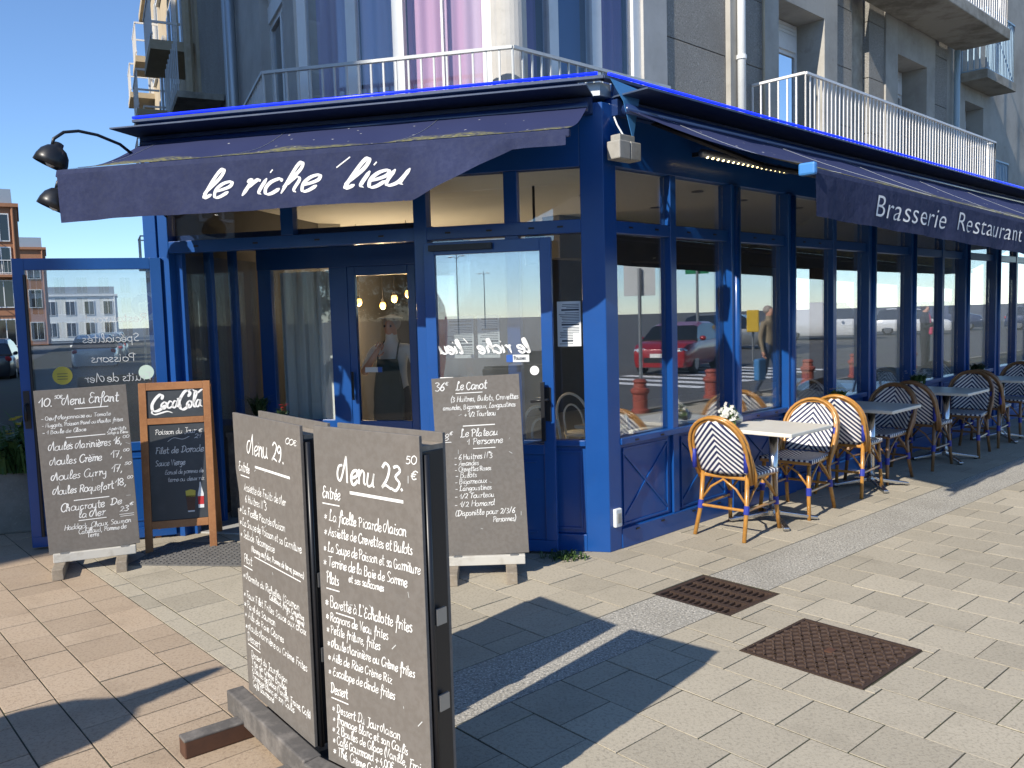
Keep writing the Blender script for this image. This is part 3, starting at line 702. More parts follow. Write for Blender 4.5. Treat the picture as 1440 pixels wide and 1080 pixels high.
MB().tube([FL(.39, .12, 1.08), FL(.39, .165, 1.08), FL(.50, .168, 1.07)], .010, 8).build('handle', 'black_metal', rl, smooth=True)
MB().box(.405, .43, .14, .175, .80, 1.20, FL).build('pull_bar', 'black_metal', rl)
MB().box(.75, 1.2, .11, .15, 2.11, 2.15, FL).build('door_closer', 'black_metal', rl)
Ah = FL(3.45, 0); Dl = Vector((-.956, -.293, 0)); Nl = Vector((.293, -.956, 0))
def FD(s, o, z): return Ah+Dl*s+Nl*o+Z*z
ll = door_leaf(FD, -.03, .98, .03, 'glass_door')
MB().box(.925, .965, .057, .064, .92, 1.2, FD).build('handle_plate', 'black_metal', ll)
MB().tube([FD(.945, .06, 1.1), FD(.945, .11, 1.1), FD(.945, .115, .98)], .012, 8).build('handle', 'black_metal', ll, smooth=True)
MB().tube([FD(.90, .06, .1), FD(.90, .06, 2.05)], .012, 8).build('lock_rod', 'black_metal', ll)
# lettering on the door glass (seen from behind, so mirrored)
lm = MB()
f1 = lambda x, y: FL(.50+x, .0965, y)
write_fit(lm, "le riche ! lieu", .0, .66, 1.40, .052, .016, f1, slant=.35, brush=.6, jit=.02)
lm.build('door_lettering', 'white_print', rl)
lm = MB(); f2 = lambda x, y: FD(.03+x, .036, y)
for t_, y_, a0, a1 in (('Restaurant', 1.69, .06, .5), ('Spécialités', 1.54, .12, .52), ('Poissons', 1.39, .16, .47), ('Fruits de Mer', 1.24, .05, .52)):
    write_fit(lm, t_, a0, a1, y_, .034, .0045, f2, slant=0, jit=0)
lm.build('door_lettering', 'chalk_dim', ll)
# papers and stickers on the glass
def sheet(F, s0, s1, o, z0, z1, m, parent, name='notice'):
    return MB().box(s0, s1, o, o+.0012, z0, z1, F).build(name, m, parent)
def notice(F, s0, s1, o, z0, z1, parent, rows, seed):
    n_ = sheet(F, s0, s1, o, z0, z1, 'paper', parent); r = random.Random(seed); mb = MB(); y = z1-.02
    while y > z0+.02:
        x = s0+.012
        if r.random() < .15: mb.box(x, s1-.03, o+.0012, o+.0018, y-.012, y, F); y -= .024; continue
        mb.box(x, x+(s1-s0-.024)*r.uniform(.6, 1), o+.0012, o+.0016, y-.004, y, F); y -= rows
    mb.build('print', 'ink', n_)
notice(FL, .76, .92, -.049, 1.36, 1.66, ver, .012, 1); notice(FL, .95, 1.16, -.049, 1.36, 1.66, ver, .012, 2)
notice(FL, .18, .345, -.049, 1.43, 1.74, ver, .011, 3)
sheet(FL, .185, .235, -.0475, 1.44, 1.52, 'white_print', ver); sheet(FL, 1.07, 1.185, .0895, 1.17, 1.235, 'white_print', rl)
ps = sheet(FL, .52, .68, .0895, 1.335, 1.385, 'paper', rl, 'push_sticker'); sheet(FL, .635, .68, .0908, 1.335, 1.385, 'sign_blue', ps, 'sticker_badge')
mb = MB(); write_fit(mb, 'Poussez', .0, .085, 1.352, .013, .004, lambda x, y: FL(.628-x, .0925, y), slant=0, jit=0); mb.build('print', 'ink', ps)
def disc(F, s, o, z, r, m, parent, name):
    n_ = 24; mb = MB(); mb.add([F(s+r*math.cos(2*math.pi*k/n_), o, z+r*math.sin(2*math.pi*k/n_)) for k in range(n_)]+[F(s+r*math.cos(2*math.pi*k/n_), o+.0012, z+r*math.sin(2*math.pi*k/n_)) for k in range(n_)],
        [tuple(range(n_)), tuple(range(n_, 2*n_))]+[(k, (k+1) % n_, (k+1) % n_+n_, k+n_) for k in range(n_)])
    return mb.build(name, m, parent)
disc(FL, .485, .0895, 1.275, .032, 'white_print', rl, 'round_sticker')
disc(FD, .70, .0345, 1.30, .068, 'sticker_y', ll, 'round_sticker'); disc(FD, .12, .0345, 1.30, .055, 'sticker_g', ll, 'round_sticker')
for k in range(3): sheet(FD, .665, .735, .0358, 1.30-.02*k+.012, 1.304-.02*k+.012, 'ink', ll, 'print')
q_ = sheet(FL, 2.14, 2.30, vi-.022, 1.19, 1.235, 'paper', idr, 'push_sticker'); sheet(FL, 2.14, 2.18, vi-.0205, 1.19, 1.235, 'sign_blue', q_, 'sticker_badge')
# wall socket, flood lamp, LED strip, folded tarpaulin corner
sk = MB().box(.03, .10, .0, .03, .17, .30, FR).build('wall_socket', 'paper', ver, bevel=.008)
MB().box(.045, .085, .03, .036, .2, .27, FR).build('socket_cover', 'flood', sk, bevel=.006)
fl_ = thing('flood_lamp', 'small dusty grey twin flood lamp hanging at the veranda corner', 'lamp', tuple(K+FR(.10, .10, 2.66)), math.pi/2-aR)
MB().box(-.115, .0, -.055, .055, -.0, .12).build('lamp_case', 'flood', fl_, bevel=.008); MB().box(.004, .115, -.055, .055, -.0, .12).build('lamp_case', 'flood', fl_, bevel=.008)
MB().box(-.08, .08, -.03, .05, .12, .165).build('driver_box', 'flood', fl_, bevel=.006)
MB().tube([(0, .0, .16), (-.02, .04, .24), (0, .08, .30)], .006, 6).build('cable', 'paper', fl_)
led = thing('led_strip_lamp', 'glowing led strip lamp under the veranda fascia beside the long awning', 'lamp', tuple(K+FR(.95, .0, 2.80)), math.pi/2-aR)
MB().tube([(0, -.14, 0), (1.25, -.14, -.01)], .03, 10).build('housing', 'grey_metal', led, smooth=True)
for x in (.1, 1.15): MB().box(x-.01, x+.01, -.14, .01, .0, .03).build('bracket', 'black_metal', led)
lm_ = MB().sphere((0, 0, 0), .011, n=8, m=5).mesh('led_dot'); lm_.materials.append(M['led'])
for k in range(17): place('led_dot', lm_, None, led, (.06+k*.07, -.150, -.026))
tp = MB(); tp.add([FR(.02, .06, 3.19), FR(.30, .09, 3.15), FR(.17, .12, 2.80), FR(.10, .10, 3.05)], [(0, 3, 1), (3, 2, 1)])
o = tp.build('loose_tarpaulin', 'tint_blue', None, solid=.004); o.location = K; tag(o, 'loose triangular blue sheet hanging below the roof corner', 'sheet')

# ------------------------------------------------------------------ awnings
def awning_mat(name, along):
    m = mat(name, (.026, .034, .095), .9, 0, .2); n = m.node_tree.nodes; l = m.node_tree.links; b = n['Principled BSDF']
    tc = n.new('ShaderNodeTexCoord'); sp = n.new('ShaderNodeSeparateXYZ'); l.new(tc.outputs['UV'], sp.inputs[0])
    nz = n.new('ShaderNodeTexNoise'); nz.inputs['Scale'].default_value = 30; nz.inputs['Detail'].default_value = 8; l.new(tc.outputs['Object'], nz.inputs['Vector'])
    # algae band near the front edge
    mr = n.new('ShaderNodeMapRange'); mr.inputs[1].default_value = .66; mr.inputs[2].default_value = .80; l.new(sp.outputs[1], mr.inputs[0])
    mu = n.new('ShaderNodeMath'); mu.operation = 'MULTIPLY'; l.new(mr.outputs[0], mu.inputs[0])
    m2 = n.new('ShaderNodeMapRange'); m2.inputs[1].default_value = .38; m2.inputs[2].default_value = .6; l.new(nz.outputs['Fac'], m2.inputs[0]); l.new(m2.outputs[0], mu.inputs[1])
    mx = n.new('ShaderNodeMix'); mx.data_type = 'RGBA'; mx.inputs['A'].default_value = (.026, .034, .095, 1); mx.inputs['B'].default_value = (.22, .21, .08, 1)
    l.new(mu.outputs[0], mx.inputs['Factor'])
    # bird droppings
    vo = n.new('ShaderNodeTexVoronoi'); vo.inputs['Scale'].default_value = 9; mp = n.new('ShaderNodeMapping'); mp.inputs['Scale'].default_value = (1, 1, 1); l.new(tc.outputs['Object'], mp.inputs[0]); l.new(mp.outputs[0], vo.inputs['Vector'])
    m3 = n.new('ShaderNodeMapRange'); m3.inputs[1].default_value = .09; m3.inputs[2].default_value = .05; l.new(vo.outputs['Distance'], m3.inputs[0])
    x2 = n.new('ShaderNodeMix'); x2.data_type = 'RGBA'; x2.inputs['B'].default_value = (.5, .5, .48, 1); l.new(m3.outputs[0], x2.inputs['Factor']); l.new(mx.outputs['Result'], x2.inputs['A'])
    l.new(x2.outputs['Result'], b.inputs['Base Color'])
    return m
def add_uv(o, nu, nv):
    me = o.data; uv = me.uv_layers.new(name='UVMap')
    for lp in me.loops:
        vi_ = lp.vertex_index; uv.data[lp.index].uv = ((vi_ % (nu+1))/nu, (vi_//(nu+1))/nv)
def awning(name, label, F, s0, s1, o0, z0, o1, z1, zslope, valf, seams):
    t = thing(name, label, 'awning', tuple(K))
    nu, nv = 80, 10
    def zz(s): return zslope*(s-s0)
    def fab(u, v):
        s = s0+(s1-s0)*u; sag = -.030*math.sin(math.pi*v)*(1+.4*math.sin(u*(s1-s0)*6.1)+.2*math.sin(u*(s1-s0)*15+v*3)); return F(s, o0+(o1-o0)*v, z0+(z1-z0)*v+sag+zz(s)*v)
    fo_ = MB().grid(fab, nu, nv).build('canvas', awning_mat(name+'_canvas', 1), t, smooth=True); add_uv(fo_, nu, nv)
    for s in seams:
        q = (s-s0)/(s1-s0); MB().tube([fab(q, v/8)+Z*.003 for v in range(9)], .0016, 5).build('seam', 'zinc', t)
    MB().hexa([F(s0-.02, o1-.03, z1-.045), F(s1+.02, o1-.03, z1-.055+zz(s1)), F(s1+.02, o1+.028, z1-.055+zz(s1)), F(s0-.02, o1+.028, z1-.055),
               F(s0-.02, o1-.03, z1-.004), F(s1+.02, o1-.03, z1-.004+zz(s1)), F(s1+.02, o1+.012, z1-.004+zz(s1)), F(s0-.02, o1+.012, z1-.004)]).build('front_bar', 'fabric', t, bevel=.01)
    def val(u, v):
        s = s0+(s1-s0)*u; bot, wob = valf(s)
        return F(s, o1+.03+wob*v+.010*math.sin(s*9)*v+.006*math.sin(s*23+1)*v*v, z1-.04+zz(s)+(bot-(z1-.04))*v)
    vo_ = MB().grid(val, 120, 8).build('valance', 'fabric', t, smooth=True)
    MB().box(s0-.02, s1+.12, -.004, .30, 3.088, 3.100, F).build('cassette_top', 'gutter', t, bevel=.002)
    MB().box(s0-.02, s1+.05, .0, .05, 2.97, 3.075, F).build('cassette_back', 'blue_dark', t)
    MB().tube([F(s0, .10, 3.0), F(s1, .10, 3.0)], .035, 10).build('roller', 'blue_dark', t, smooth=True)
    for s in (s0+.12, s1-.12) if s1 < 4 else (s0+.4, s0+4.2, s1-.4):
        MB().tube([F(s, .02, 2.98), F(s+.22*(1 if s < (s0+s1)/2 else -1), (o0+o1)/2, (z0+z1)/2-.12), F(s, o1-.02, z1-.03+zz(s))], .018, 8).build('folding_arm', 'black_metal', t)
    return t, vo_, val
def valL(s):
    if s > .99: return 2.345+.004*math.sin(s*5), .0
    k = min(1, (.99-s)/.60); return 2.345+.245*k**1.1, .06*math.sin(k*3.1)
aw1, v1, val1 = awning('awning', 'dark blue awning over the open entrance with white script lettering on valance', FL, .08, 3.44, .12, 3.0, .95, 2.69, 0, valL, (1.1, 2.25, 3.3))
lm = MB(); f_ = lambda x, y: FL(2.40-x, .9815+.010*math.sin((2.40-x)*9)*max(0, min(1, (2.65-y)/.305))+.006*math.sin((2.40-x)*23+1)*max(0, min(1, (2.65-y)/.305))**2+.001, y)
write_fit(lm, "le riche", 0, .78, 2.437, .088, .023, f_, slant=.55, brush=.72, jit=.02, ns=7)
write_fit(lm, "! lieu", .79, 1.36, 2.437, .088, .023, f_, slant=.55, brush=.72, jit=.02, ns=7)
lm.build('valance_lettering', 'white_print', v1)
def valR(s): return 2.158-.006*(s-.12), .0
aw2, v2, val2 = awning('awning', 'long dark blue awning above the pavement tables with plain white lettering', FR, .12, 11.8, .12, 2.99, 1.40, 2.44, -.018, valR, (.5, 1.9, 3.3, 4.7, 6.1))
MB().box(.07, .11, 1.35, 1.45, 2.385, 2.455, FR).build('end_cap', 'blue_cap', aw2, bevel=.012)
def bfont(t, size, shear, off):
    cu = bpy.data.curves.new('t', 'FONT'); cu.body = t; cu.size = size; cu.shear = shear; cu.offset = off; cu.extrude = .0; cu.space_character = 1.06
    ob = bpy.data.objects.new('t', cu); COL.objects.link(ob); dg = bpy.context.evaluated_depsgraph_get(); me = bpy.data.meshes.new_from_object(ob.evaluated_get(dg))
    bpy.data.objects.remove(ob); return me
def text_obj(t, s0, s1, z, size, F, o, parent, shear=.3, off=-.0015, slope=0):
    me = bfont(t, size, shear, off); xs = [v.co.x for v in me.vertices]; x0, x1 = min(xs), max(xs)
    for v in me.vertices:
        s = s0+(v.co.x-x0)/(x1-x0)*(s1-s0); v.co = F(s, o+.010*math.sin(s*9)*max(0, 2.40-z-v.co.y)/.24+.006*math.sin(s*23+1)*(max(0, 2.40-z-v.co.y)/.24)**2+.001, z+v.co.y+slope*(s-s0))
    ob = bpy.data.objects.new('valance_lettering', me); COL.objects.link(ob); me.materials.append(M['white_print']); ob.parent = parent; return ob
text_obj('Brasserie', .88, 2.10, 2.205, .20, FR, 1.4335, v2, slope=-.018); text_obj('Restaurant', 2.30, 3.88, 2.19, .20, FR, 1.4335, v2, slope=-.018)
# gooseneck lamps at the left end of the awning
for k, (s, o, z) in enumerate(((3.62, .80, 2.80), (3.56, .86, 2.50))):
    g = thing('gooseneck_lamp', ['black dome gooseneck lamp beside upper end of entrance awning', 'black dome gooseneck lamp half hidden behind the awning valance'][k], 'lamp', tuple(K+FL(s, o, z)))
    q = lambda a, b, c: DL*a+NL*b+Z*c
    MB().tube([q(-.22, -o, -.02), q(-.24, -o+.25, .08), q(-.22, -.40, .15), q(-.16, -.25, .19), q(-.10, -.14, .20), q(-.05, -.06, .18), q(-.01, -.01, .13), q(0, 0, .08)], .011, 8).build('neck', 'black_metal', g, smooth=True)
    ax = (DL*.35+NL*.25-Z*.9).normalized()
    prof = [(.012, .115), (.028, .11), (.032, .085), (.062, .07), (.090, .035), (.104, -.01), (.108, -.055), (.10, -.056), (.05, -.02), (.0, -.01)]
    sh = MB().lathe(prof, 18).build('lamp_shade', 'black_metal', g, smooth=True); sh.rotation_euler = (-ax).to_track_quat('Z', 'Y').to_euler()
    b_ = MB().sphere((0, 0, -.03), .036, n=10, m=6).build('bulb', 'paper', sh, smooth=True)

# ------------------------------------------------------------------ interior: tables, bentwood chairs, pendants
def hoop(w, h, n=14): return [(-w/2, 0)]+[(-w/2*math.cos(math.pi*k/n)*1.0, h*.45+h*.55*math.sin(math.pi*k/n)) for k in range(n+1)]+[(w/2, 0)]
def bentwood(label):
    t = thing('bentwood_chair', label, 'chair', group='grey bentwood chairs inside the veranda')
    MB().lathe([(.0, .43), (.19, .43), (.205, .445), (.20, .46), (.0, .462)], 18).build('seat', 'white_paint', t, smooth=True)
    for x in (-1, 1):
        for y in (-1, 1): MB().tube([(x*.12, y*.13, .43), (x*.17, y*.19, 0)], .014, 8).build('leg', 'white_paint', t)
    MB().tube([(p[0], -.17-.10*p[1]/.42, .45+p[1]) for p in hoop(.36, .42)], .013, 8).build('back_hoop', 'white_paint', t, smooth=True)
    MB().tube([(p[0], -.165-.10*p[1]/.42, .45+p[1]) for p in hoop(.22, .31)], .010, 8).build('inner_hoop', 'white_paint', t, smooth=True)
    MB().tube([(.15*math.cos(a*.5236), .15*math.sin(a*.5236), .24) for a in range(13)], .009, 6).build('ring', 'white_paint', t)
    return t
bw = bentwood('pale bentwood chair inside the glass veranda'); first = True
ic = [(.55, -.62, -1), (1.25, -.55, -1), (.9, -1.35, 1), (2.05, -.6, -1), (2.7, -.6, 1), (3.4, -.7, -1), (4.4, -.7, 1), (1.9, -1.9, 1), (5.4, -.7, -1)]
for s, o, d in ic:
    c = bw if first else copy_tree(bw); first = False
    c.location = K+FR(s, o, .012); c.rotation_euler = (0, 0, math.pi/2-aR-math.pi/2*d+.2*d)
itab = []
for s, o in ((.95, -.6), (2.4, -.6), (3.9, -.7)):
    t = thing('indoor_table', 'small pale square table standing inside the glass veranda', 'table', tuple(K+FR(s, o, .012)), math.pi/2-aR, 'indoor tables')
    MB().box(-.3, .3, -.3, .3, .71, .74).build('table_top', 'tabletop', t, bevel=.004); MB().tube([(0, 0, .02), (0, 0, .71)], .03, 10).build('pole', 'black_metal', t); MB().lathe([(.22, 0), (.22, .012), (.04, .03), (0, .03)], 20).build('foot', 'black_metal', t)
for k, (s, o, z) in enumerate(((3.28, -3.2, 1.82), (3.12, -3.0, 1.85), (2.96, -3.3, 1.81), (2.74, -3.1, 1.88), (2.50, -2.9, 1.92))):
    t = thing('pendant_lamp', 'lit warm pendant bulb hanging inside behind the inner door', 'lamp', tuple(K+FL(s, o, z)), 0, 'pendant bulbs inside')
    MB().sphere((0, 0, 0), .034, .034, .045, n=10, m=7).build('bulb', 'bulb', t, smooth=True); MB().tube([(0, 0, .03), (0, 0, 2.70-z)], .004, 6).build('cord', 'black_metal', t); MB().lathe([(.02, .03), (.02, .07), (.0, .072)], 10).build('cap', 'black_metal', t)
    pl_ = bpy.data.lights.new('bulb_light', 'POINT'); pl_.energy = 11; pl_.color = (1, .72, .42); pl_.shadow_soft_size = .05; po = bpy.data.objects.new('bulb_light', pl_); COL.objects.link(po); po.parent = t; po.location = (0, 0, -.07)
t = thing('wall_speaker', 'black wall speaker inside behind first right hand window', 'speaker', tuple(K+FR(.55, -1.2, 2.06))); MB().box(-.08, .08, -.08, .08, 0, .26).build('case', 'black_metal', t, bevel=.01); MB().tube([(0, 0, .26), (0, 0, .64)], .012, 6).build('bracket', 'black_metal', t)
# planter bench with pots in the vestibule
bn = thing('plant_bench', 'low brown wooden bench carrying plant pots in the entrance recess', 'bench', tuple(K+FL(2.98, -.78, 0)), math.pi/2-aL)
MB().box(-.32, .32, -.22, .22, .70, .74).build('bench_top', 'dark_wood', bn)
for x in (-.28, .28):
    for y in (-.18, .18): MB().box(x-.03, x+.03, y-.03, y+.03, 0, .70).build('leg', 'dark_wood', bn)
MB().box(-.25, .25, -.17, .17, .2, .24).build('shelf', 'dark_wood', bn)
def potplant(name, label, cat, loc, potm, r, h, n, sp, lh, seed, flowers=None, lm_='leaf', grp=None, wid=.006):
    p = thing(name, label, cat, loc, 0, grp)
    MB().lathe([(r*.75, 0), (r*.8, .004), (r, h), (r*1.06, h), (r*1.06, h+.01), (r*.92, h+.01), (r*.9, h-.015), (0, h-.016)], 16).build('pot', potm, p, smooth=False)
    lf = tuft(p, n, sp, lh, lm_, seed, wid); lf.location = (0, 0, h-.02)
    if flowers:
        r_ = random.Random(seed+9); mb = MB()
        for _ in range(flowers[1]):
            a = r_.uniform(0, 6.28); d = r_.uniform(0, sp*1.5); c = Vector((d*math.cos(a), d*math.sin(a), h+lh*r_.uniform(.5, .95)))
            for k in range(5):
                b = k*1.2566+a; mb.add([c, c+Vector((math.cos(b-.4)*.010, math.sin(b-.4)*.010, .004)), c+Vector((math.cos(b)*.016, math.sin(b)*.016, .002)), c+Vector((math.cos(b+.4)*.010, math.sin(b+.4)*.010, .004))], [(0, 1, 2, 3)])
        mb.build('flowers', flowers[0], p)
    return p
potplant('potted_grass', 'spiky green plant in blue grey pot on the entrance bench', 'plant', tuple(K+FL(3.06, -.72, .74)), 'galv', .065, .12, 110, .05, .24, 11, None, 'leaf_dk')
potplant('potted_plant', 'small plant in pale bucket at the bench end in the entrance', 'plant', tuple(K+FL(2.82, -.66, .74)), 'galv', .06, .11, 60, .04, .13, 12, ('parasol', 8), 'leaf_dk')

# ------------------------------------------------------------------ flats above the veranda
UW = -2.62                                                  # wall plane behind the chamfer
A_ = FL(3.55, UW); B_ = FL(1.25, UW); oB = B_.dot(NR); sB = B_.dot(DR)
def FU(s, o, z): return B_+DR*s+NR*o+Z*z                    # right upper wall, s from corner B
def FA(s, o, z): return A_+DW*s+NW*o+Z*z                    # left street wall
zc0, zt = 3.19, 9.5
# --- chamfer: window wall with white frames and drapes
vb('wall_core', FL, 1.25, 3.55, UW-.5, UW-.28, zc0, zt, 'inside_wall', bevel=0)
vb('spandrel', FL, 1.25, 3.55, UW-.27, UW, zc0, 3.45, 'render_grey', bevel=0); vb('lintel', FL, 1.25, 3.55, UW-.27, UW, 5.75, 6.1, 'render_grey', bevel=0)
fr_s = [(3.43, 3.55), (2.87, 2.98), (2.35, 2.47), (1.42, 1.52)]
wl = [(2.98, 3.43, 'drape'), (2.47, 2.87, 'drape'), (1.52, 2.35, 'drape_pink')]
for a, b in fr_s: vb('window_frame', FL, a, b, UW-.12, UW-.02, 3.45, 5.75, 'white_paint')
mb_ = vb('window_frame', FL, 1.93, 1.955, UW-.11, UW-.04, 3.45, 5.75, 'white_paint')
for a, b, dm in wl:
    w_ = pane(FL, a, b, 3.45, 5.75, UW-.06, 'glass_up', name='window_pane')
    MB().grid(lambda u, v: FL(a+(b-a)*u, UW-.17+.02*math.sin(u*(b-a)*38), 3.45+2.3*v), 40, 1).build('drape', dm, ver, smooth=True)
# inner guard rails seen low behind the glass
for a, b, _ in wl:
    MB().box(a, b, UW-.105, UW-.085, 3.66, 3.69, FL).build('guard_rail', 'pink', ver)
    n_ = int((b-a)/.09)
    for k in range(n_): MB().box(a+.04+k*.09, a+.052+k*.09, UW-.10, UW-.09, 3.45, 3.66, FL).build('guard_bar', 'pink', ver)
# round corner pier
MB().lathe([(.17, zc0), (.17, zt), (.0, zt)], 24, B_+FL(.0, -.08)).build('corner_pier', 'render_grey', ver, smooth=False)
vb('pier_face', FL, 1.27, 1.42, UW-.27, UW+.06, zc0, zt, 'render_grey', bevel=.05)
# --- right upper wall: windows, render, then pebbledash
wr = [(.16, .62, 'drape_dk'), (.76, 1.30, 'blind_blue'), (1.46, 2.02, 'drape_dk')]
for a, b in ((.10, .16), (.62, .76), (1.30, 1.46), (2.02, 2.16)): vb('window_frame', FU, a, b, -.12, -.02, 3.45, 5.75, 'white_paint')
for a, b, dm in wr:
    pane(FU, a, b, 3.45, 5.75, -.06, 'glass_up', name='window_pane')
    MB().grid(lambda u, v: FU(a+(b-a)*u, -.2+(.02*math.sin(u*(b-a)*38) if dm == 'drape_dk' else 0), 3.45+2.3*v), 40, 1).build('drape', dm, ver, smooth=True)
vb('spandrel', FU, .1, 2.16, -.27, 0, zc0, 3.45, 'render_grey', bevel=0); vb('lintel', FU, .1, 2.16, -.27, 0, 5.75, 6.1, 'render_grey', bevel=0); vb('wall_core', FU, .1, 2.16, -.5, -.28, zc0, zt, 'inside_wall', bevel=0)
vb('upper_wall', FU, .1, 2.16, -.27, -.001, 6.1, zt, 'render_grey', bevel=0)
vb('render_band', FU, 2.16, 2.62, -.5, .02, zc0, zt, 'render_grey', bevel=.004)
# pebbledash with joints: panels laid one above another
for s0, s1 in ((2.63, 3.92), (4.28, 4.86)):
    for k, (z0, z1) in enumerate(((zc0, 4.05), (4.06, 4.93), (4.94, 5.81), (5.82, 6.7), (6.71, 9.5))):
        vb('pebble_panel', FU, s0, s1, -.5, 0, z0, z1, 'pebble', bevel=.006)
vb('concrete_pilaster', FU, 3.93, 4.27, -.5, .07, zc0, zt, 'plaster')
# --- wall behind the long balcony
D0 = 4.86
def wind(F, s0, s1, z0, z1, dep, shutter=True):
    """recessed window: reveals, frame, two sashes, roller blind box"""
    w = vb('window_frame', F, s0, s0+.07, -dep-.05, -dep, z0, z1, 'white_paint')
    def q(nm, a, b, c, d, o0=-dep-.05, o1=-dep, m='white_paint'): return MB().box(a, b, o0, o1, c, d, F).build(nm, m, w)
    q('frame', s1-.07, s1, z0, z1); q('frame', s0+.07, s1-.07, z0, z0+.07); mid = (s0+s1)/2
    zt_ = z1-(.42 if shutter else 0)
    q('frame', s0+.07, s1-.07, zt_-.06, zt_); q('mullion', mid-.045, mid+.045, z0+.07, zt_-.06)
    if shutter:
        q('blind_box', s0+.07, s1-.07, zt_, z1-.22, -dep-.06, -dep+.03)
        for k in range(4): q('blind_slat', s0+.07, s1-.07, z1-.215+k*.052, z1-.168+k*.052, -dep-.04, -dep+.012)
    for a, b, o in ((s0+.07, mid-.045, -.03), (mid+.045, s1-.07, -.02)): MB().box(a, b, -dep-.034, -dep-.028, z0+.07, zt_-.06, F).build('pane', 'glass_up', w)
    MB().grid(lambda u, v: F(s0+.07+(mid-s0-.1)*u, -dep-.12, z0+.07+(zt_-z0-.13)*v), 4, 1).build('blind', 'blind_blue', w)
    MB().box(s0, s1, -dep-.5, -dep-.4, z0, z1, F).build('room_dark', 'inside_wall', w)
    return w
def wallrow(F, spans, z0, z1, o0, m):
    for s0, s1 in spans: vb('wall', F, s0, s1, o0-.5, o0, z0, z1, m, bevel=.005)
W1, W2_ = (5.25, 6.62), (9.35, 10.65)
FZ = 3.62; HZ = 5.98
wallrow(FU, [(4.87, W1[0]), (W1[1], 7.05), (8.85, W2_[0]), (W2_[1], 11.05)], zc0, 8.9, .03, 'plaster')
for k, (z0, z1) in enumerate(((zc0, 4.5), (4.51, 5.4), (5.41, 6.3), (6.31, 8.9))):
    vb('pebble_panel', FU, 7.06, 7.62, -.5, .0, z0, z1, 'pebble'); vb('pebble_panel', FU, 8.25, 8.84, -.5, .0, z0, z1, 'pebble'); vb('pebble_panel', FU, 11.06, 11.75, -.5, .0, z0, z1, 'pebble')
vb('concrete_pilaster', FU, 7.63, 8.24, -.5, -.10, zc0, 8.9, 'stain')
for a, b in (W1, W2_):
    vb('wall', FU, a, b, -.5, .03, HZ, 8.9, 'plaster'); vb('wall', FU, a, b, -.5, .03, zc0, FZ, 'plaster')
    wind(FU, a, b, FZ, HZ, .42)
# far end: narrower bay
wallrow(FU, [(11.76, 12.9), (14.0, 22)], zc0, 9.5, -.05, 'plaster'); vb('wall', FU, 12.9, 14.0, -.55, -.05, 5.75, 9.5, 'plaster'); vb('wall', FU, 12.9, 14.0, -.55, -.05, zc0, 3.6, 'plaster')
wind(FU, 12.9, 14.0, 3.6, 5.75, .40)
# downpipes
for s, o, m in ((4.10, .13, 'white_paint'), (12.1, .06, 'rail_blue')):
    pp = MB().tube([FU(s, o, 3.19), FU(s, o, 9)], .055, 12).build('downpipe', m, ver, smooth=True)
    for z in (4.9, 6.6): MB().tube([FU(s, o, z), FU(s, o, z+.05)], .068, 12).build('pipe_collar', m, pp)
pp = MB().tube([FU(4.80, .05, 3.19), FU(4.80, .05, 9)], .02, 8).build('cable_pipe', 'stone', ver)
# long balcony with balusters
def railing(F, pts, z0, z1, gap, label, loc, group, m='rail_paint', r=.009):
    """railing along pts [(s,o),...] in frame F; balusters are separate"""
    t = thing('balcony_railing', label, 'railing', tuple(loc))
    me = MB().box(-r, r, -r, r, z0, z1-.02).mesh('baluster'); me.materials.append(M[m])
    for (a, b) in zip(pts[:-1], pts[1:]):
        pa, pb = F(a[0], a[1], 0)+K-loc, F(b[0], b[1], 0)+K-loc; L = (pb-pa).length; n = max(1, int(L/gap)); d = (pb-pa).normalized(); nn = Vector((-d.y, d.x, 0))
        for zz, hh, ww in ((z1-.02, .03, .022), (z0+.02, .02, .012)):
            MB().hexa([tuple(p+Z*z) for z in (zz, zz+hh) for p in (pa-nn*ww, pb-nn*ww, pb+nn*ww, pa+nn*ww)]).build('top_rail' if zz > z0+.5 else 'bottom_rail', m, t)
        for k in range(n+1): place('baluster', me, None, t, tuple(pa+d*(L*k/n)), math.atan2(d.y, d.x))
    return t
def slab(F, s0, s1, o0, o1, z0, z1, m, label, cat='balcony'):
    o = MB().box(s0, s1, o0, o1, z0, z1, F).build('balcony_slab', m, None, bevel=.015); o.location = K; return tag(o, label, cat)
vb('balcony_slab', FU, 4.5, 12.0, .035, .85, 3.42, 3.58, 'stain', bevel=.015)
railing(FU, [(4.52, .04), (4.52, .80), (11.95, .80), (11.95, .04)], 3.58, 4.66, .118, 'long white balcony railing on grey wall above the pavement tables', K+FU(4.52, .8, 3.58), None, 'rail_white')
vb('balcony_slab', FU, 7.2, 12.2, .035, .95, 6.55, 6.75, 'stain', bevel=.015)
railing(FU, [(7.25, .9), (12.15, .9), (12.15, .04)], 6.75, 7.8, .118, 'white railing on the stained second floor balcony', K+FU(7.25, .9, 6.75), None, 'rail_white')
vb('balcony_slab', FU, 12.7, 14.3, -.045, .40, 3.45, 3.58, 'stain'); railing(FU, [(12.75, -.04), (12.75, .36), (14.25, .36), (14.25, -.04)], 3.58, 4.55, .1, 'short pale blue railing on first floor past the long balcony', K+FU(12.75, .36, 3.58), None, 'rail_blue')
vb('balcony_slab', FU, 12.6, 14.4, -.045, .45, 6.05, 6.22, 'stain'); railing(FU, [(12.65, -.04), (12.65, .40), (14.35, .40), (14.35, -.04)], 6.22, 7.4, .1, 'short pale blue railing on second floor window', K+FU(12.65, .4, 6.22), None, 'rail_blue')
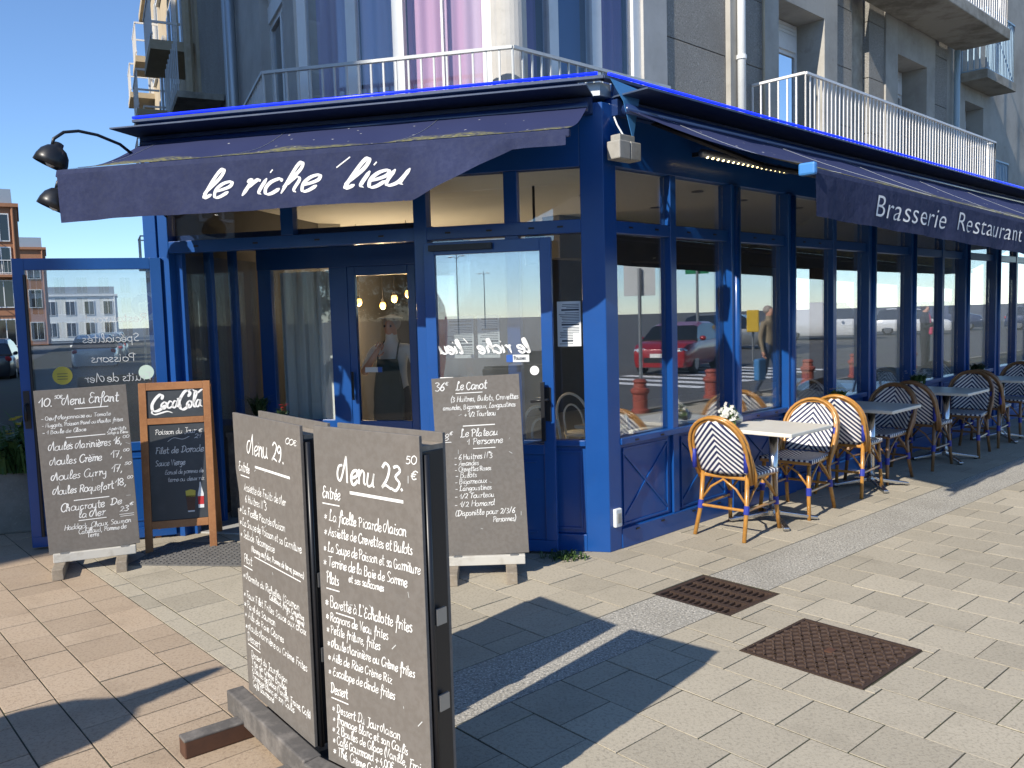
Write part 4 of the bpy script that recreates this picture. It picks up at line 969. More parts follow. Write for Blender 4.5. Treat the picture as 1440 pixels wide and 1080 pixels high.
# rail round the roof of the veranda in front of the corner flat
railing(lambda s, o, z: Vector((s, o, z)), [tuple((A_+DW*1.5+NW*.32)[:2]), tuple((A_+NW*.05+FL(.15, .32))[:2]), tuple((FL(1.13, UW+.34))[:2]), tuple(FU(2.2, .34, 0)[:2])], 3.20, 4.19, .125, 'grey steel railing round the corner flat above the entrance awning', K+FL(1.13, UW+.34, 3.2), None, 'rail_paint')
vb('upper_wall', FL, 1.25, 3.55, UW-.27, -.001+UW, 6.1, zt, 'render_grey', bevel=0)
# --- left street wall of the same building
def fa(name, s0, s1, o0, o1, z0, z1, m, bevel=.004): return vb(name, FA, s0, s1, o0, o1, z0, z1, m, bevel=bevel)
fa('wall', 0, .55, -.4, 0, zc0, 9.5, 'render_grey'); fa('wall', 1.9, 4.6, -.4, 0, 0, 9.5, 'render_grey'); fa('wall', .55, 1.9, -.4, 0, 5.75, 9.5, 'render_grey'); fa('wall', .55, 1.9, -.4, 0, zc0, 3.45, 'render_grey')
fa('wall', -.0, 1.9, -.4, -.05, 0, 3.0, 'render_grey')
wind(FA, .55, 1.9, 3.45, 5.75, .12)
fa('wall', 4.6, 8.2, -.4, -.02, 0, 9.5, 'pebble')
for s, r in ((3.6, .075), (4.1, .03)): MB().tube([FA(s, .1, 0), FA(s, .1, 9.3)], r, 10).build('downpipe', 'zinc', ver, smooth=True)
fa('street_balcony', 4.9, 6.4, .0, .55, 3.55, 4.4, 'blue_dark'); fa('street_balcony', 5.2, 7.4, .0, .7, 5.2, 5.3, 'stain')
for k in range(8): fa('balcony_bar', 5.25+k*.3, 5.27+k*.3, .66, .68, 5.3, 6.2, 'rail_paint', 0)

# ------------------------------------------------------------------ neighbouring houses up the left street
def street_house(name, label, s0, s1, h, m, seed, off=0, sunny=True, F=FA, floors=3, bal=True, frame='white_paint', group=None, loc=None, face=1):
    r = random.Random(seed); t = thing(name, label, 'building', tuple(K), 0, group)
    MB().box(s0, s1, -9, off, 0, h, F).build('wall', m, t); MB().box(s0-.1, s1+.1, -9, off+.25, h, h+.25, F).build('cornice', m, t); MB().box(s0+.3, s1-.3, -8, off-.4, h+.25, h+1.3, F).build('roof', 'zinc', t)
    n = max(2, int((s1-s0)/2.2)); w = (s1-s0)/n
    for fl_n in range(floors):
        z = 1.0+fl_n*(h-1)/floors if fl_n else .6; 
        for k in range(n):
            a = s0+w*k+w*.27; b = s0+w*(k+1)-w*.27
            wf = MB().box(a-.08, b+.08, off, off+.09, z-.08, z+1.85, F).build('window', frame, t); MB().box(a, b, off+.09, off+.1, z, z+1.77, F).build('glazing', 'car_glass', wf); MB().box((a+b)/2-.03, (a+b)/2+.03, off+.1, off+.13, z, z+1.77, F).build('mullion', frame, wf)
            if bal and fl_n and (k+fl_n) % 2 == 0:
                bl = MB().box(a-.35, b+.35, off, off+.8, z-.28, z-.1, F).build('balcony', m, t); MB().box(a-.35, b+.35, off+.74, off+.78, z+.85, z+.9, F).build('hand_rail', 'rail_white', bl); MB().box(a-.35, b+.35, off+.74, off+.78, z+.0, z+.04, F).build('foot_rail', 'rail_white', bl)
                for q in range(8): x = a-.33+q*(b-a+.64)/7; MB().box(x, x+.02, off+.75, off+.77, z-.1, z+.85, F).build('bar', 'rail_white', bl)
                for x in (a-.35, b+.31): MB().box(x, x+.03, off+.1, off+.76, z+.85, z+.9, F).build('side_rail', 'rail_white', bl)
    MB().tube([F(s0+.3, off+.12, 0), F(s0+.3, off+.12, h)], .09, 8).build('downpipe', m, t)
    return t
street_house('stone_house', 'tall pale stone house with white balconies up the side street', 8.4, 17, 13.5, 'stone', 4, .0, floors=4)
street_house('stone_house', 'second pale stone house further up the side street', 17.1, 26, 13.0, 'stone', 5, -.3, floors=4)
def facing(xr, y0):
    u = Vector((xr, y0, 0)).normalized(); e = Vector((u.y, -u.x, 0)); return lambda s, o, z: Vector((xr, y0, 0))-e*s-u*o+Z*z-K
street_house('brick_house', 'red brick apartment house beyond the parked black car', 0, 16, 10.2, 'brick', 7, 0, F=facing(-34.3, 60), floors=4)
street_house('brick_house', 'lower brick house with flat roof beyond the apartment house', 0, 12, 10.0, 'brick', 8, 0, F=facing(-48.8, 90), floors=3, bal=False)
street_house('white_house', 'low white house closing the end of the side street', 0, 14, 6.0, 'white_paint', 9, 0, F=facing(-54.5, 118), floors=2, bal=False)
street_house('brick_house', 'small brick house beside the low white house', 0, 10, 5.0, 'brick', 10, 0, F=facing(-61.0, 125), floors=2, bal=False)
tb0 = Vector((-13.95, -6.44, 0))-K
street_house('tall_flats', 'tall rendered block of flats on the far side of the side street', 0, 30, 21.5, 'render_grey', 14, 0, F=lambda s, o, z: tb0+DW*s+(-NW)*o+Z*z, floors=6)
# pale flats behind the camera up the street (seen in the door glass)
for k, (y0, y1, h) in enumerate(((-30, -44, 13), (-45, -60, 12), (-61, -80, 12.5))):
    street_house('pale_flats', ['pale rendered flats nearest the junction, mirrored in the open door', 'pale rendered flats in the middle of the mirrored row', 'pale rendered flats at the far end of the mirrored row'][k], -y0, -y1, h, 'render_grey', 20+k, 0, F=lambda s, o, z: Vector((-7+o+.14*(s-30), -s, z))-K, floors=4)
street_house('white_flats', 'white block closing the street behind, mirrored in the open door', 0, 16, 8, 'white_paint', 30, 0, F=lambda s, o, z: Vector((2+s, -95+o, z))-K, floors=3, bal=False)

# ------------------------------------------------------------------ pavement furniture
def rattan_chair(cane):
    t = thing('rattan_chair', 'x', 'chair', group='rattan bistro chairs along the veranda')
    # local: faces +x, origin on the floor under the seat centre
    hw = .215
    # seat
    def seat(u, v):
        x = -.20+.42*v; w = hw*(1-.10*(1-v)); return Vector((x, -w+2*w*u, .452-.012*math.sin(math.pi*u)*math.sin(math.pi*v)))
    s = MB().grid(seat, 12, 12); so_ = s.build('seat', 'weave', t, smooth=True, solid=.03); uv = so_.data.uv_layers.new(name='UVMap')
    for lp in so_.data.loops: c = so_.data.vertices[lp.vertex_index].co; uv.data[lp.index].uv = (c.y, c.x)
    # back: hoop shape, leaning
    def lean(z): return -.215-.16*(z-.44)/.44
    def prof(z):      # half width at height z
        if z < .66: return .185+.012*(z-.46)/.2
        return .197*math.sqrt(max(0, 1-((z-.66)/.205)**2))
    def back(u, v):
        z = .475+(.862-.475)*v; w = prof(z)*.97; y = -w+2*w*u; return Vector((lean(z)-.035*math.cos(math.pi*(u-.5))+.02, y, z))
    b = MB().grid(back, 12, 20); bo = b.build('backrest', 'weave', t, smooth=True, solid=.018); uv = bo.data.uv_layers.new(name='UVMap')
    for lp in bo.data.loops: c = bo.data.vertices[lp.vertex_index].co; uv.data[lp.index].uv = (c.y, c.z)
    for lay, (dr, dx) in enumerate(((.0, 0), (.02, .018), (.018, -.02))):
        pts = [(lean(.40)+.03+dx, -.195-dr*.4, .40), (lean(.55)+.01+dx, -.207-dr, .55)]
        n = 14
        for k in range(n+1):
            a = math.pi*k/n; pts.append((lean(.66+.21*math.sin(a))+dx+.012, -(.207+dr)*math.cos(a), .66+(.212+dr)*math.sin(a)))
        pts += [(lean(.55)+.01+dx, .207+dr, .55), (lean(.40)+.03+dx, .195+dr*.4, .40)]
        MB().tube(pts, .0125, 8).build('back_hoop', cane, t, smooth=True)
    # arm-like side canes running from the hoop down to the front legs
    for y in (-1, 1):
        MB().tube([(lean(.68)+.0, y*.222, .70), (-.235, y*.228, .60), (-.16, y*.225, .47), (-.14, y*.215, .38)], .0125, 8).build('side_cane', cane, t, smooth=True)
        MB().tube([(lean(.64)+.015, y*.207, .50), (lean(.64)+.015, y*.21, .67)], .017, 8).build('hoop_binding', 'wrap', t, smooth=True)
        # legs
        lg = MB().tube([(.19, y*.185, .44), (.21, y*.19, .22), (.235, y*.205, 0)], [.0165, .0165, .015], 10).build('leg', cane, t, smooth=True)
        MB().tube([(.208, y*.19, .25), (.212, y*.192, .19)], .021, 10).build('binding', 'wrap', lg); 
        lg = MB().tube([(-.20, y*.18, .47), (-.225, y*.185, .22), (-.29, y*.2, 0)], [.0165, .0165, .015], 10).build('leg', cane, t, smooth=True)
        MB().tube([(-.222, y*.186, .25), (-.235, y*.187, .19)], .021, 10).build('binding', 'wrap', lg)
        MB().tube([(.21, y*.19, .215), (-.228, y*.186, .215)], .011, 8).build('stretcher', cane, t)
        MB().tube([(.20, y*.19, .25), (.13, y*.19, .34), (0, y*.19, .43), (-.13, y*.188, .34), (-.215, y*.186, .25)], .009, 8).build('brace', cane, t, smooth=True)
    for x, w in ((.207, .19), (-.222, .186)):
        MB().tube([(x, -w, .25), (x, -w*.55, .36), (x, 0, .425), (x, w*.55, .36), (x, w, .25)], .009, 8).build('brace', cane, t, smooth=True)
    MB().tube([(-.228, -.186, .215), (-.228, .186, .215)], .011, 8).build('stretcher', cane, t)
    pts = [(-.20+.42*k/8, -hw*.96, .44) for k in range(9)]
    MB().tube([(.215, -.2, .44), (.215, .2, .44), (-.2, .195, .44), (-.2, -.195, .44), (.215, -.2, .44)], .014, 8).build('seat_frame', cane, t, smooth=False)
    return t
ch0 = rattan_chair('rattan'); ch1 = rattan_chair('rattan_shade')
order = [(1.08, .35, 1, 0), (1.90, .38, -1, 0), (2.92, .36, 1, 0), (3.58, .33, -1, 1), (4.55, .38, 1, 1), (5.50, .46, -1, 1), (6.35, .42, 1, 1), (7.25, .42, -1, 1)]  # last field picks the cane darkened for chairs in the awning's shade
wherec = ['first table from blue post, back to post', 'first table from blue post, facing post', 'second table from blue post, back to post', 'second table from blue post, facing post', 'third table from blue post, back to post', 'third table from blue post, facing post', 'fourth table from blue post, back to post', 'fourth table from blue post, facing post']
used = set()
for (s, o, d, kind), wh in zip(order, wherec):
    src = (ch0, ch1)[kind]
    c = src if kind not in used else copy_tree(src); used.add(kind)
    c.location = K+FR(s, o); c.rotation_euler = (0, 0, math.pi/2-aR+(math.pi if d < 0 else 0)+random.uniform(-.10, .10))
    c['label'] = 'cane chair with chevron weave, '+wh
def cafe_table():
    t = thing('cafe_table', 'x', 'table', group='white cafe tables on the pavement')
    MB().box(-.32, .32, -.32, .32, .715, .745).build('table_top', 'tabletop', t, bevel=.006)
    MB().tube([(0, 0, .07), (0, 0, .70)], .035, 14).build('pole', 'chrome', t, smooth=True); MB().box(-.1, .1, -.1, .1, .695, .714).build('top_plate', 'black_metal', t)
    MB().lathe([(.05, .05), (.055, .09), (.038, .10), (0, .1)], 14).build('hub', 'chrome', t)
    for k in range(4):
        a = math.pi/4+k*math.pi/2; c, s = math.cos(a), math.sin(a); n = (-s*.022, c*.022)
        f = MB().hexa([(c*.03+n[0], s*.03+n[1], .05), (c*.03-n[0], s*.03-n[1], .05), (c*.34-n[0], s*.34-n[1], .008), (c*.34+n[0], s*.34+n[1], .008), (c*.03+n[0], s*.03+n[1], .085), (c*.03-n[0], s*.03-n[1], .085), (c*.34-n[0], s*.34-n[1], .032), (c*.34+n[0], s*.34+n[1], .032)]).build('foot', 'chrome', t, bevel=.006)
        MB().lathe([(.02, 0), (.02, .01), (0, .01)], 10, (c*.32, s*.32, 0)).build('foot_pad', 'black_metal', f)
    return t
tb = cafe_table()
for k, (s, o) in enumerate(((1.50, .40), (3.22, .42), (5.02, .44), (6.80, .45))):
    t = tb if k == 0 else copy_tree(tb); t.location = K+FR(s, o); t.rotation_euler = (0, 0, math.pi/2-aR)
    t['label'] = ['white square cafe table, first from the blue corner post', 'white square cafe table, second from the blue corner post', 'white square cafe table, third from the blue corner post', 'white square cafe table, fourth from the blue corner post'][k]
pz = .745
pp = potplant('flower_bucket', 'tipped galvanised bucket of white flowers on first cafe table', 'plant', (0, 0, 0), 'galv', .055, .10, 150, .055, .11, 31, ('petal_w', 60), wid=.008)
pp.location = K+FR(1.36, .18, pz+.052); pp.rotation_euler = (R_(70), 0, math.pi/2-aR-R_(90))
potplant('flower_pot', 'leafy plant in small pot on second cafe table', 'plant', tuple(K+FR(3.05, .18, pz)), 'paper', .05, .07, 150, .07, .11, 32, ('petal_y', 12), wid=.008)
potplant('flower_pot', 'white flowering plant in white pot on third cafe table', 'plant', tuple(K+FR(4.92, .19, pz)), 'paper', .05, .08, 170, .085, .13, 33, ('petal_w', 40), wid=.008)
potplant('flower_pot', 'dark leafy plant in grey pot on fourth cafe table', 'plant', tuple(K+FR(6.66, .22, pz)), 'galv', .055, .09, 160, .08, .13, 34, None, 'leaf_dk', wid=.008)

# ------------------------------------------------------------------ menu boards
def chalk_lines(mb, fr, Wd, Hh, rows, wmul=1, rnd=None):
    """rows: (text,u0,u1,v,xh,w) fractions of width / height from top-left; text '_' is an underline"""
    for t, u0, u1, v, xh, *ex in rows:
        sl = ex[0] if ex else 0
        if t == '_': ribbon(mb, [(u0*Wd, (1-v)*Hh), (u1*Wd, (1-v-sl)*Hh)], xh*wmul, fr); continue
        tw = sum(GL[c][0] if c in GL else .6 for c in t)*xh
        xs = (u1-u0)*Wd/tw if u1 else .8
        write(mb, t, u0*Wd, (1-v)*Hh, xh, max(.0034, xh*.185)*wmul, fr, slant=.16, xs=xs, jit=.06, rnd=rnd, slope=-sl, brush=.22)
MENU_E = [('10.', .04, .19, .105, .034), ('50€', .21, .30, .06, .014), ('Menu Enfant', .29, .90, .105, .036), ('_', .42, .78, .135, .006), ('- Oeuf Mayonnaise ou Tomate', .05, .80, .195, .0145), ('- Nuggets, Poisson Pané ou Moules frites', .05, .93, .24, .0145), ('- 1 Boule de Glace', .05, .52, .285, .0145), ('_', .3, .72, .318, .006), ('Apéritifs', .76, .96, .297, .012), ('Sirop à l\'eau', .74, .98, .322, .011),
  ('Moules Marinières', .1, .77, .395, .029), ('16,', .80, .90, .39, .028), ('00', .91, .98, .355, .012), ('Moules Crème', .1, .66, .49, .029), ('17,', .76, .89, .48, .028), ('00', .90, .97, .445, .012), ('Moules Curry', .1, .70, .59, .029), ('17,', .75, .88, .575, .03), ('50', .90, .98, .535, .013), ('Moules Roquefort', .1, .76, .685, .029), ('18,', .78, .91, .67, .03), ('00', .92, .98, .63, .012), ('_', .32, .70, .735, .006), ('Choucroute', .16, .64, .80, .029), ('De', .70, .83, .795, .026), ('la Mer', .35, .64, .855, .029), ('23', .80, .90, .845, .022), ('€', .91, .96, .81, .011), ('_', .35, .65, .872, .005), ('_', .80, .96, .865, .003), ('_', .81, .96, .878, .003), ('Haddock, Choux, Saumon', .18, .92, .925, .019), ('Cabillaud, Pomme de', .33, .86, .962, .018), ('Terre', .42, .55, .99, .017)]
MENU_E = [(t, a, b, v*.93 if t != '_' else v*.93, h, *e) for t, a, b, v, h, *e in MENU_E]
MENU_C = [('36', .03, .14, .07, .030), ('€', .15, .19, .04, .012), ('Le Canot', .27, .62, .07, .029), ('_', .27, .57, .088, .005), ('(3 Huitres, Bulots, Crevettes', .2, .98, .135, .019), ('amandes, Bigorneaux, Langoustines', .11, .94, .177, .017), ('+ 1/2 Tourteau', .35, .71, .22, .018), ('_', .33, .69, .27, .006), ('48', .04, .15, .345, .024), ('€', .16, .2, .315, .012), ('_', .04, .18, .355, .004), ('Le Plateau', .29, .72, .33, .026), ('1 Personne', .36, .77, .375, .023), ('_', .43, .68, .398, .005), ('- 6 Huitres N°3', .2, .64, .455, .020), ('- Amandes', .2, .48, .49, .018), ('- Crevettes Roses', .2, .62, .522, .017), ('- Bulots', .2, .45, .557, .018), ('- Bigorneaux', .19, .56, .592, .018), ('- Langoustines', .19, .61, .63, .018), ('- 1/2 Tourteau', .18, .64, .673, .019), ('- 1/2 Homard', .17, .63, .72, .020), ('(Disponible pour 2/3/6', .17, .86, .77, .020), ('Personnes)', .6, .87, .815, .019)]
MENU_23 = [('Menu 23.', .24, .86, .15, .046), ('50', .88, .97, .075, .015), ('€', .91, .97, .115, .016), ('_', .36, .84, .178, .010), ('Entrée', .07, .25, .205, .022), ('_', .07, .24, .222, .004), ('* La ficelle Picarde Maison', .08, .86, .27, .020), ('* Assiette de Crevettes et Bulots', .07, .91, .315, .0185), ('* La Soupe de Poisson et sa Garniture', .06, .97, .362, .018), ('* Terrine de la Baie de Somme', .05, .85, .405, .018), ('et ses salicornes', .30, .64, .435, .014), ('Plats', .07, .20, .455, .021), ('_', .07, .2, .472, .004), ('* Bavette à L\'Echalotte frites', .05, .88, .525, .020), ('_', .16, .34, .538, .004), ('* Rognons de Veau frites', .05, .66, .567, .0175), ('* Petite friture, frites', .05, .58, .605, .017), ('* Moule Marinière ou Crème frites', .05, .89, .647, .0175), ('* Aile de Raie Crème Riz', .05, .68, .688, .017), ('* Escalope de dinde frites', .05, .70, .73, .017), ('Dessert', .06, .24, .785, .020), ('_', .07, .24, .80, .004), ('* Dessert Du Jour Maison', .07, .73, .84, .0175), ('* fromage blanc et son Coulis', .07, .80, .872, .0165), ('* 2 Boules de Glace (Vanille, Fraise', .06, .96, .905, .0165), ('* Café Gourmand + 4,00€', .06, .66, .938, .0165), ('* Thé, Crème Café', .06, .52, .972, .0165)]
MENU_29 = [('Menu 29.', .22, .78, .13, .040), ('00€', .80, .96, .065, .013), ('_', .34, .84, .17, .009), ('Entrée', .06, .24, .20, .021), ('_', .09, .23, .215, .004), ('Assiette de Fruits de Mer', .13, .77, .265, .018), ('6 Huitres N°3', .14, .48, .305, .018), ('* La Ficelle Picarde Maison', .04, .74, .35, .017), ('* La Soupe de Poisson et sa Garniture', .03, .95, .395, .017), ('* Salade Fécampoise', .03, .57, .437, .017), ('(Hareng oeuf dur, Pomme de terre, pommes)', .2, .97, .472, .0125), ('_', .25, .92, .487, .004), ('Plat', .06, .2, .525, .021), ('_', .06, .2, .54, .004), ('* Marmite du Richelieu (Saumon', .04, .88, .585, .0165), ('Cabillaud, frites, Crevettes', .45, .94, .607, .011), ('P. de Terre)', .7, .94, .627, .011), ('* Faux Filet Frites Sauce aux choix', .03, .96, .652, .0165), ('* Pavé de Saumon', .03, .52, .69, .0165), ('* Aile de Raie Câpres', .03, .64, .727, .0165), ('* Moule Marinière ou Crème Frites', .03, .95, .768, .0165), ('Dessert', .05, .26, .81, .019), ('_', .06, .26, .823, .004), ('Dessert du Jour Maison', .10, .66, .86, .015), ('Trio de Crème Brulée', .10, .64, .888, .0145), ('2 Boules de Glace (Vanille, Fraise, Café)', .10, .97, .915, .0145), ('Fromage Blanc et son Coulis', .10, .74, .942, .0145), ('Café Gourmand', .10, .44, .968, .0145)]
def board_panel(parent, Wd, Hh, zb, y, rows, seed, mname='board', th=.012, name='chalkboard_panel', notch=False):
    """panel facing local -y"""
    mb = MB()
    if notch:
        pts = [(-Wd/2+.012, 0), (Wd/2, 0), (Wd/2, Hh), (-Wd/2-.004, Hh), (-Wd/2, Hh*.80), (-Wd/2+.022, Hh*.72), (-Wd/2+.024, Hh*.655), (-Wd/2, Hh*.66), (-Wd/2+.004, Hh*.4)]
    else: pts = [(-Wd/2, 0), (Wd/2, 0), (Wd/2, Hh), (-Wd/2, Hh)]
    n = len(pts); mb.add([(p[0], y, zb+p[1]) for p in pts]+[(p[0], y+th, zb+p[1]) for p in pts], [tuple(range(n))[::-1], tuple(range(n, 2*n))]+[(k, (k+1) % n, (k+1) % n+n, k+n) for k in range(n)])
    p = mb.build(name, mname, parent, bevel=.0015)
    if rows:
        rr = random.Random(seed)
        for row in rows:
            tx = MB(); chalk_lines(tx, lambda a, b: Vector((-Wd/2+a, y-.0012, zb+b)), Wd, Hh, [row], rnd=rr); tx.build('chalk_line', 'chalk', p)
        # stray smears and chips
        sm = MB()
        for _ in range(12):
            a, b = rr.uniform(.05, .95)*Wd, rr.uniform(.05, .95)*Hh; q = rr.uniform(0, 6.28); L = rr.uniform(.004, .03)
            ribbon(sm, [(a, b), (a+math.cos(q)*L, b+math.sin(q)*L)], rr.uniform(.001, .003), lambda a, b: Vector((-Wd/2+a, y-.0009, zb+b)))
        sm.build('chalk_smear', 'chalk_dim', p)
        # screw heads
    return p
def face_rot(d):   # rotation so that local +x points along d
    return math.atan2(d.y, d.x)
def wall_board(label, p0, p1, Hh, rows, lean, seed):
    d = (p1-p0).normalized(); Wd = (p1-p0).length; c = (p0+p1)/2+Vector((-d.y, d.x, 0))*.02
    t = thing('menu_board', label, 'menu board', (c.x, c.y, 0), face_rot(d))
    pn = board_panel(t, Wd, Hh, .135, -.02, rows, seed); pn.rotation_euler = (0, lean, 0)
    MB().box(-Wd/2+.02, Wd/2-.03, -.045, .045, .075, .135).build('foot_rail', 'pale_wood', t, bevel=.004)
    for x in (-Wd/2+.06, Wd/2-.12): MB().box(x-.035, x+.035, -.22, .22, 0, .075).build('foot', 'old_wood', t, bevel=.005)
    for x in (-Wd/2+.09, Wd/2-.1): MB().box(x-.025, x+.025, -.046, -.03, .133, .142).build('hinge', 'grey_metal', t)
    pb = board_panel(t, Wd-.01, Hh-.02, .135, .012, None, seed); pb.rotation_euler = (0, lean, 0)
    return t
wall_board('brown chalkboard with the children\'s menu and mussels, before the open left door', Vector((-3.151, 5.60, 0)), Vector((-2.632, 5.815, 0)), 1.115, MENU_E, -.022, 1)
wall_board('brown chalkboard listing seafood platters, leaning by the open right door', Vector((-.467, 5.285, 0)), Vector((.083, 5.294, 0)), 1.145, MENU_C, -.03, 2)
# the pair of tall boards in the foreground
def double_board(label, p0, p1, ztop, rows, seed, notch, zb=.145):
    d = (p1-p0).normalized(); Wd = (p1-p0).length; c = (p0+p1)/2+Vector((-d.y, d.x, 0))*.058
    t = thing('menu_board', label, 'menu board', (c.x, c.y, 0), face_rot(d))
    board_panel(t, Wd, ztop-zb, zb, -.058, rows, seed, notch=notch, name='front_panel')
    board_panel(t, Wd, ztop-zb-.004, zb, .052, None, seed, name='back_panel').location = (-.012, 0, 0)
    for x in (-Wd/2+.05, Wd/2-.03):
        MB().box(x-.022, x+.022, -.045, .05, .14, ztop-.05).build('upright', 'black_metal', t, bevel=.003)
    MB().tube([(Wd/2-.002, -.03, .14), (Wd/2-.002, -.03, ztop-.06)], .010, 8).build('edge_tube', 'black_metal', t, smooth=True)
    MB().box(-Wd/2+.03, Wd/2-.01, -.04, .05, ztop-.075, ztop-.035).build('top_batten', 'old_wood', t)
    MB().box(-Wd/2-.05, Wd/2+.06, -.13, -.06, .055, .145).build('foot_rail', 'dark_wood', t, bevel=.006); MB().box(-Wd/2+.0, Wd/2+.0, .07, .13, .055, .145).build('foot_rail', 'dark_wood', t, bevel=.006)
    for x in (-Wd/2+.10, Wd/2-.05):
        f = MB().box(x-.035, x+.035, -.36, .34, 0, .075).build('foot', 'brown_wood', t, bevel=.006); MB().box(x-.036, x+.036, -.361, .341, .066, .077).build('foot_top', 'dark_wood', f, bevel=.004)
    for z in (.45, .72): MB().box(Wd/2+.002, Wd/2+.012, -.02, .02, z, z+.05).build('latch', 'grey_metal', t)
    return t
double_board('tall double brown chalkboard with chipped edge, headed Menu 29', Vector((-1.128, 3.385, 0)), Vector((-.735, 2.885, 0)), 1.295, MENU_29, 3, True)
double_board('tall double brown chalkboard headed Menu 23 with black edge tubes', Vector((-.668, 2.80, 0)), Vector((-.279, 2.472, 0)), 1.305, MENU_23, 4, False)
# oak framed slate A-board
pA, pB = Vector((-2.707, 6.055, 0)), Vector((-2.225, 6.177, 0)); WA = (pB-pA).length; dA = (pB-pA).normalized(); cA = (pA+pB)/2+Vector((-dA.y, dA.x, 0))*.14
ab = thing('slate_board', 'oak framed slate A-board with soft drink logo and fish of the day', 'slate board', (cA.x, cA.y, 0), face_rot(pB-pA))
lean = .10
def AB(x, y, z): return Vector((x, -.14+y+lean*z+.0, z))
HA = 1.235; w = .052
def abx(nm, x0, x1, y0, y1, z0, z1, m='oak', par=None): return MB().box(x0, x1, y0, y1, z0, z1, AB).build(nm, m, par or ab, bevel=.003)
abx('stile', -WA/2, -WA/2+w, -.012, .014, .0, HA); abx('stile', WA/2-w, WA/2, -.012, .014, .0, HA)
abx('rail', -WA/2+w, WA/2-w, -.012, .014, HA-.055, HA); abx('rail', -WA/2+w, WA/2-w, -.012, .014, .93, .975); abx('rail', -WA/2+w, WA/2-w, -.012, .014, .17, .225)
sp1 = abx('logo_panel', -WA/2+w, WA/2-w, -.002, .006, .975, HA-.055, 'slate'); sp2 = abx('slate_panel', -WA/2+w, WA/2-w, -.002, .006, .225, .93, 'slate')
for x in (-WA/2, WA/2-w*.8): MB().hexa([(x, .0+.03, HA-.03), (x+w*.8, .03, HA-.03), (x+w*.8, .30, 0), (x, .30, 0), (x, .055, HA-.03), (x+w*.8, .055, HA-.03), (x+w*.8, .33, 0), (x, .33, 0)]).build('back_leg', 'oak', ab)
lm = MB(); fA = lambda a, b: AB(-WA/2+w+a, -.0035, b); wi = WA-2*w
def logo(pts, wd, br=.55): ribbon(lm, smooth_pts([(wi*(.05+.9*x), 1.015+.155*y) for x, y in pts], 7), wd, fA, br)
logo([(.24, .62), (.26, .78), (.21, .84), (.12, .66), (.05, .38), (.06, .12), (.14, .08), (.24, .2), (.3, .34)], .021)                       # C
logo([(.06, .14), (.04, .0), (.10, -.08), (.22, -.02), (.34, .04), (.44, -.04)], .013)                                             # tail
logo([(.29, .50), (.23, .36), (.24, .18), (.30, .2), (.33, .38), (.29, .5), (.35, .44)], .013)                                       # o
logo([(.44, .46), (.40, .52), (.35, .36), (.36, .2), (.42, .24), (.46, .36)], .013)                                                 # c
logo([(.54, .48), (.49, .52), (.45, .36), (.46, .2), (.51, .26), (.55, .52), (.54, .28), (.58, .22), (.61, .32)], .013)                  # a
logo([(.555, .60), (.585, .62), (.615, .63)], .014, 0)                                                                                          # hyphen
logo([(.76, .70), (.80, .86), (.74, 1.0), (.66, .84), (.58, .48), (.60, .16), (.66, .1), (.73, .2), (.77, .34)], .021)                   # C
logo([(.74, .96), (.84, 1.05), (.93, .86), (1.02, .98), (1.08, 1.12)], .013)                                                           # crest
logo([(.78, .50), (.73, .36), (.74, .18), (.80, .2), (.83, .38), (.78, .5), (.84, .46)], .013)                                       # o
logo([(.84, .30), (.93, .80), (.92, .95), (.89, .86), (.86, .4), (.87, .2), (.91, .24)], .013)                                        # l
logo([(.99, .48), (.95, .52), (.91, .36), (.92, .2), (.97, .26), (1.0, .52), (.99, .28), (1.03, .2)], .013)                            # a
lm.build('logo_lettering', 'white_print', sp1)
lm = MB()
for t_, a, b, z, h in (('Poisson du Jour', .12, .84, .855, .021), ('€', .88, .96, .858, .016), ('21', .80, .92, .815, .018), ('Filet de Dorade', .10, .96, .715, .026), ('Sauce Vierge', .10, .62, .625, .024), ('Ecrasé de pommes de', .26, .94, .56, .017), ('terre ou deux riz', .30, .95, .505, .017)): write_fit(lm, t_, a*wi, b*wi, z, h, h*.15, fA, jit=.05)
ribbon(lm, smooth_pts([(wi*.34, .80), (wi*.45, .825), (wi*.6, .812), (wi*.72, .83)]), .003, fA); lm.build('chalk_lettering', 'chalk', sp2)
dk = MB(); 
def flatshape(m, pts, nm): mb = MB(); mb.add([AB(-WA/2+w+p[0], -.0035-(.0006 if m != 'paper' else 0), p[1]) for p in pts], [tuple(range(len(pts)))]); mb.build(nm, m, sp2)
flatshape('brown_wood', [(.250, .285), (.300, .285), (.308, .395), (.242, .395)], 'printed_glass'); flatshape('sticker_y', [(.243, .385), (.307, .385), (.310, .43), (.275, .44), (.240, .43)], 'printed_ice'); flatshape('paper', [(.252, .275), (.298, .275), (.299, .287), (.251, .287)], 'printed_glass_foot')
flatshape('paper', [(.325, .30), (.365, .30), (.366, .40), (.352, .46), (.350, .49), (.340, .49), (.338, .46), (.324, .40)], 'printed_bottle'); flatshape('parasol', [(.325, .325), (.365, .325), (.366, .385), (.324, .385)], 'printed_label')
# doormat
dm = thing('doormat', 'grey textured rubber mat on the ground before the entrance', 'doormat', (-2.25, 5.98, .002), math.atan2(-.12, .75)+.04)
MB().box(-.42, .42, -.29, .29, 0, .008).build('mat', 'rubber', dm); nub = MB()
for a in range(20):
    for b in range(13): nub.box(-.40+a*.0415, -.378+a*.0415, -.275+b*.0435+(.01 if a % 2 else 0), -.255+b*.0435+(.01 if a % 2 else 0), .008, .0115)
nub.build('nubs', 'rubber', dm)['kind'] = 'stuff'
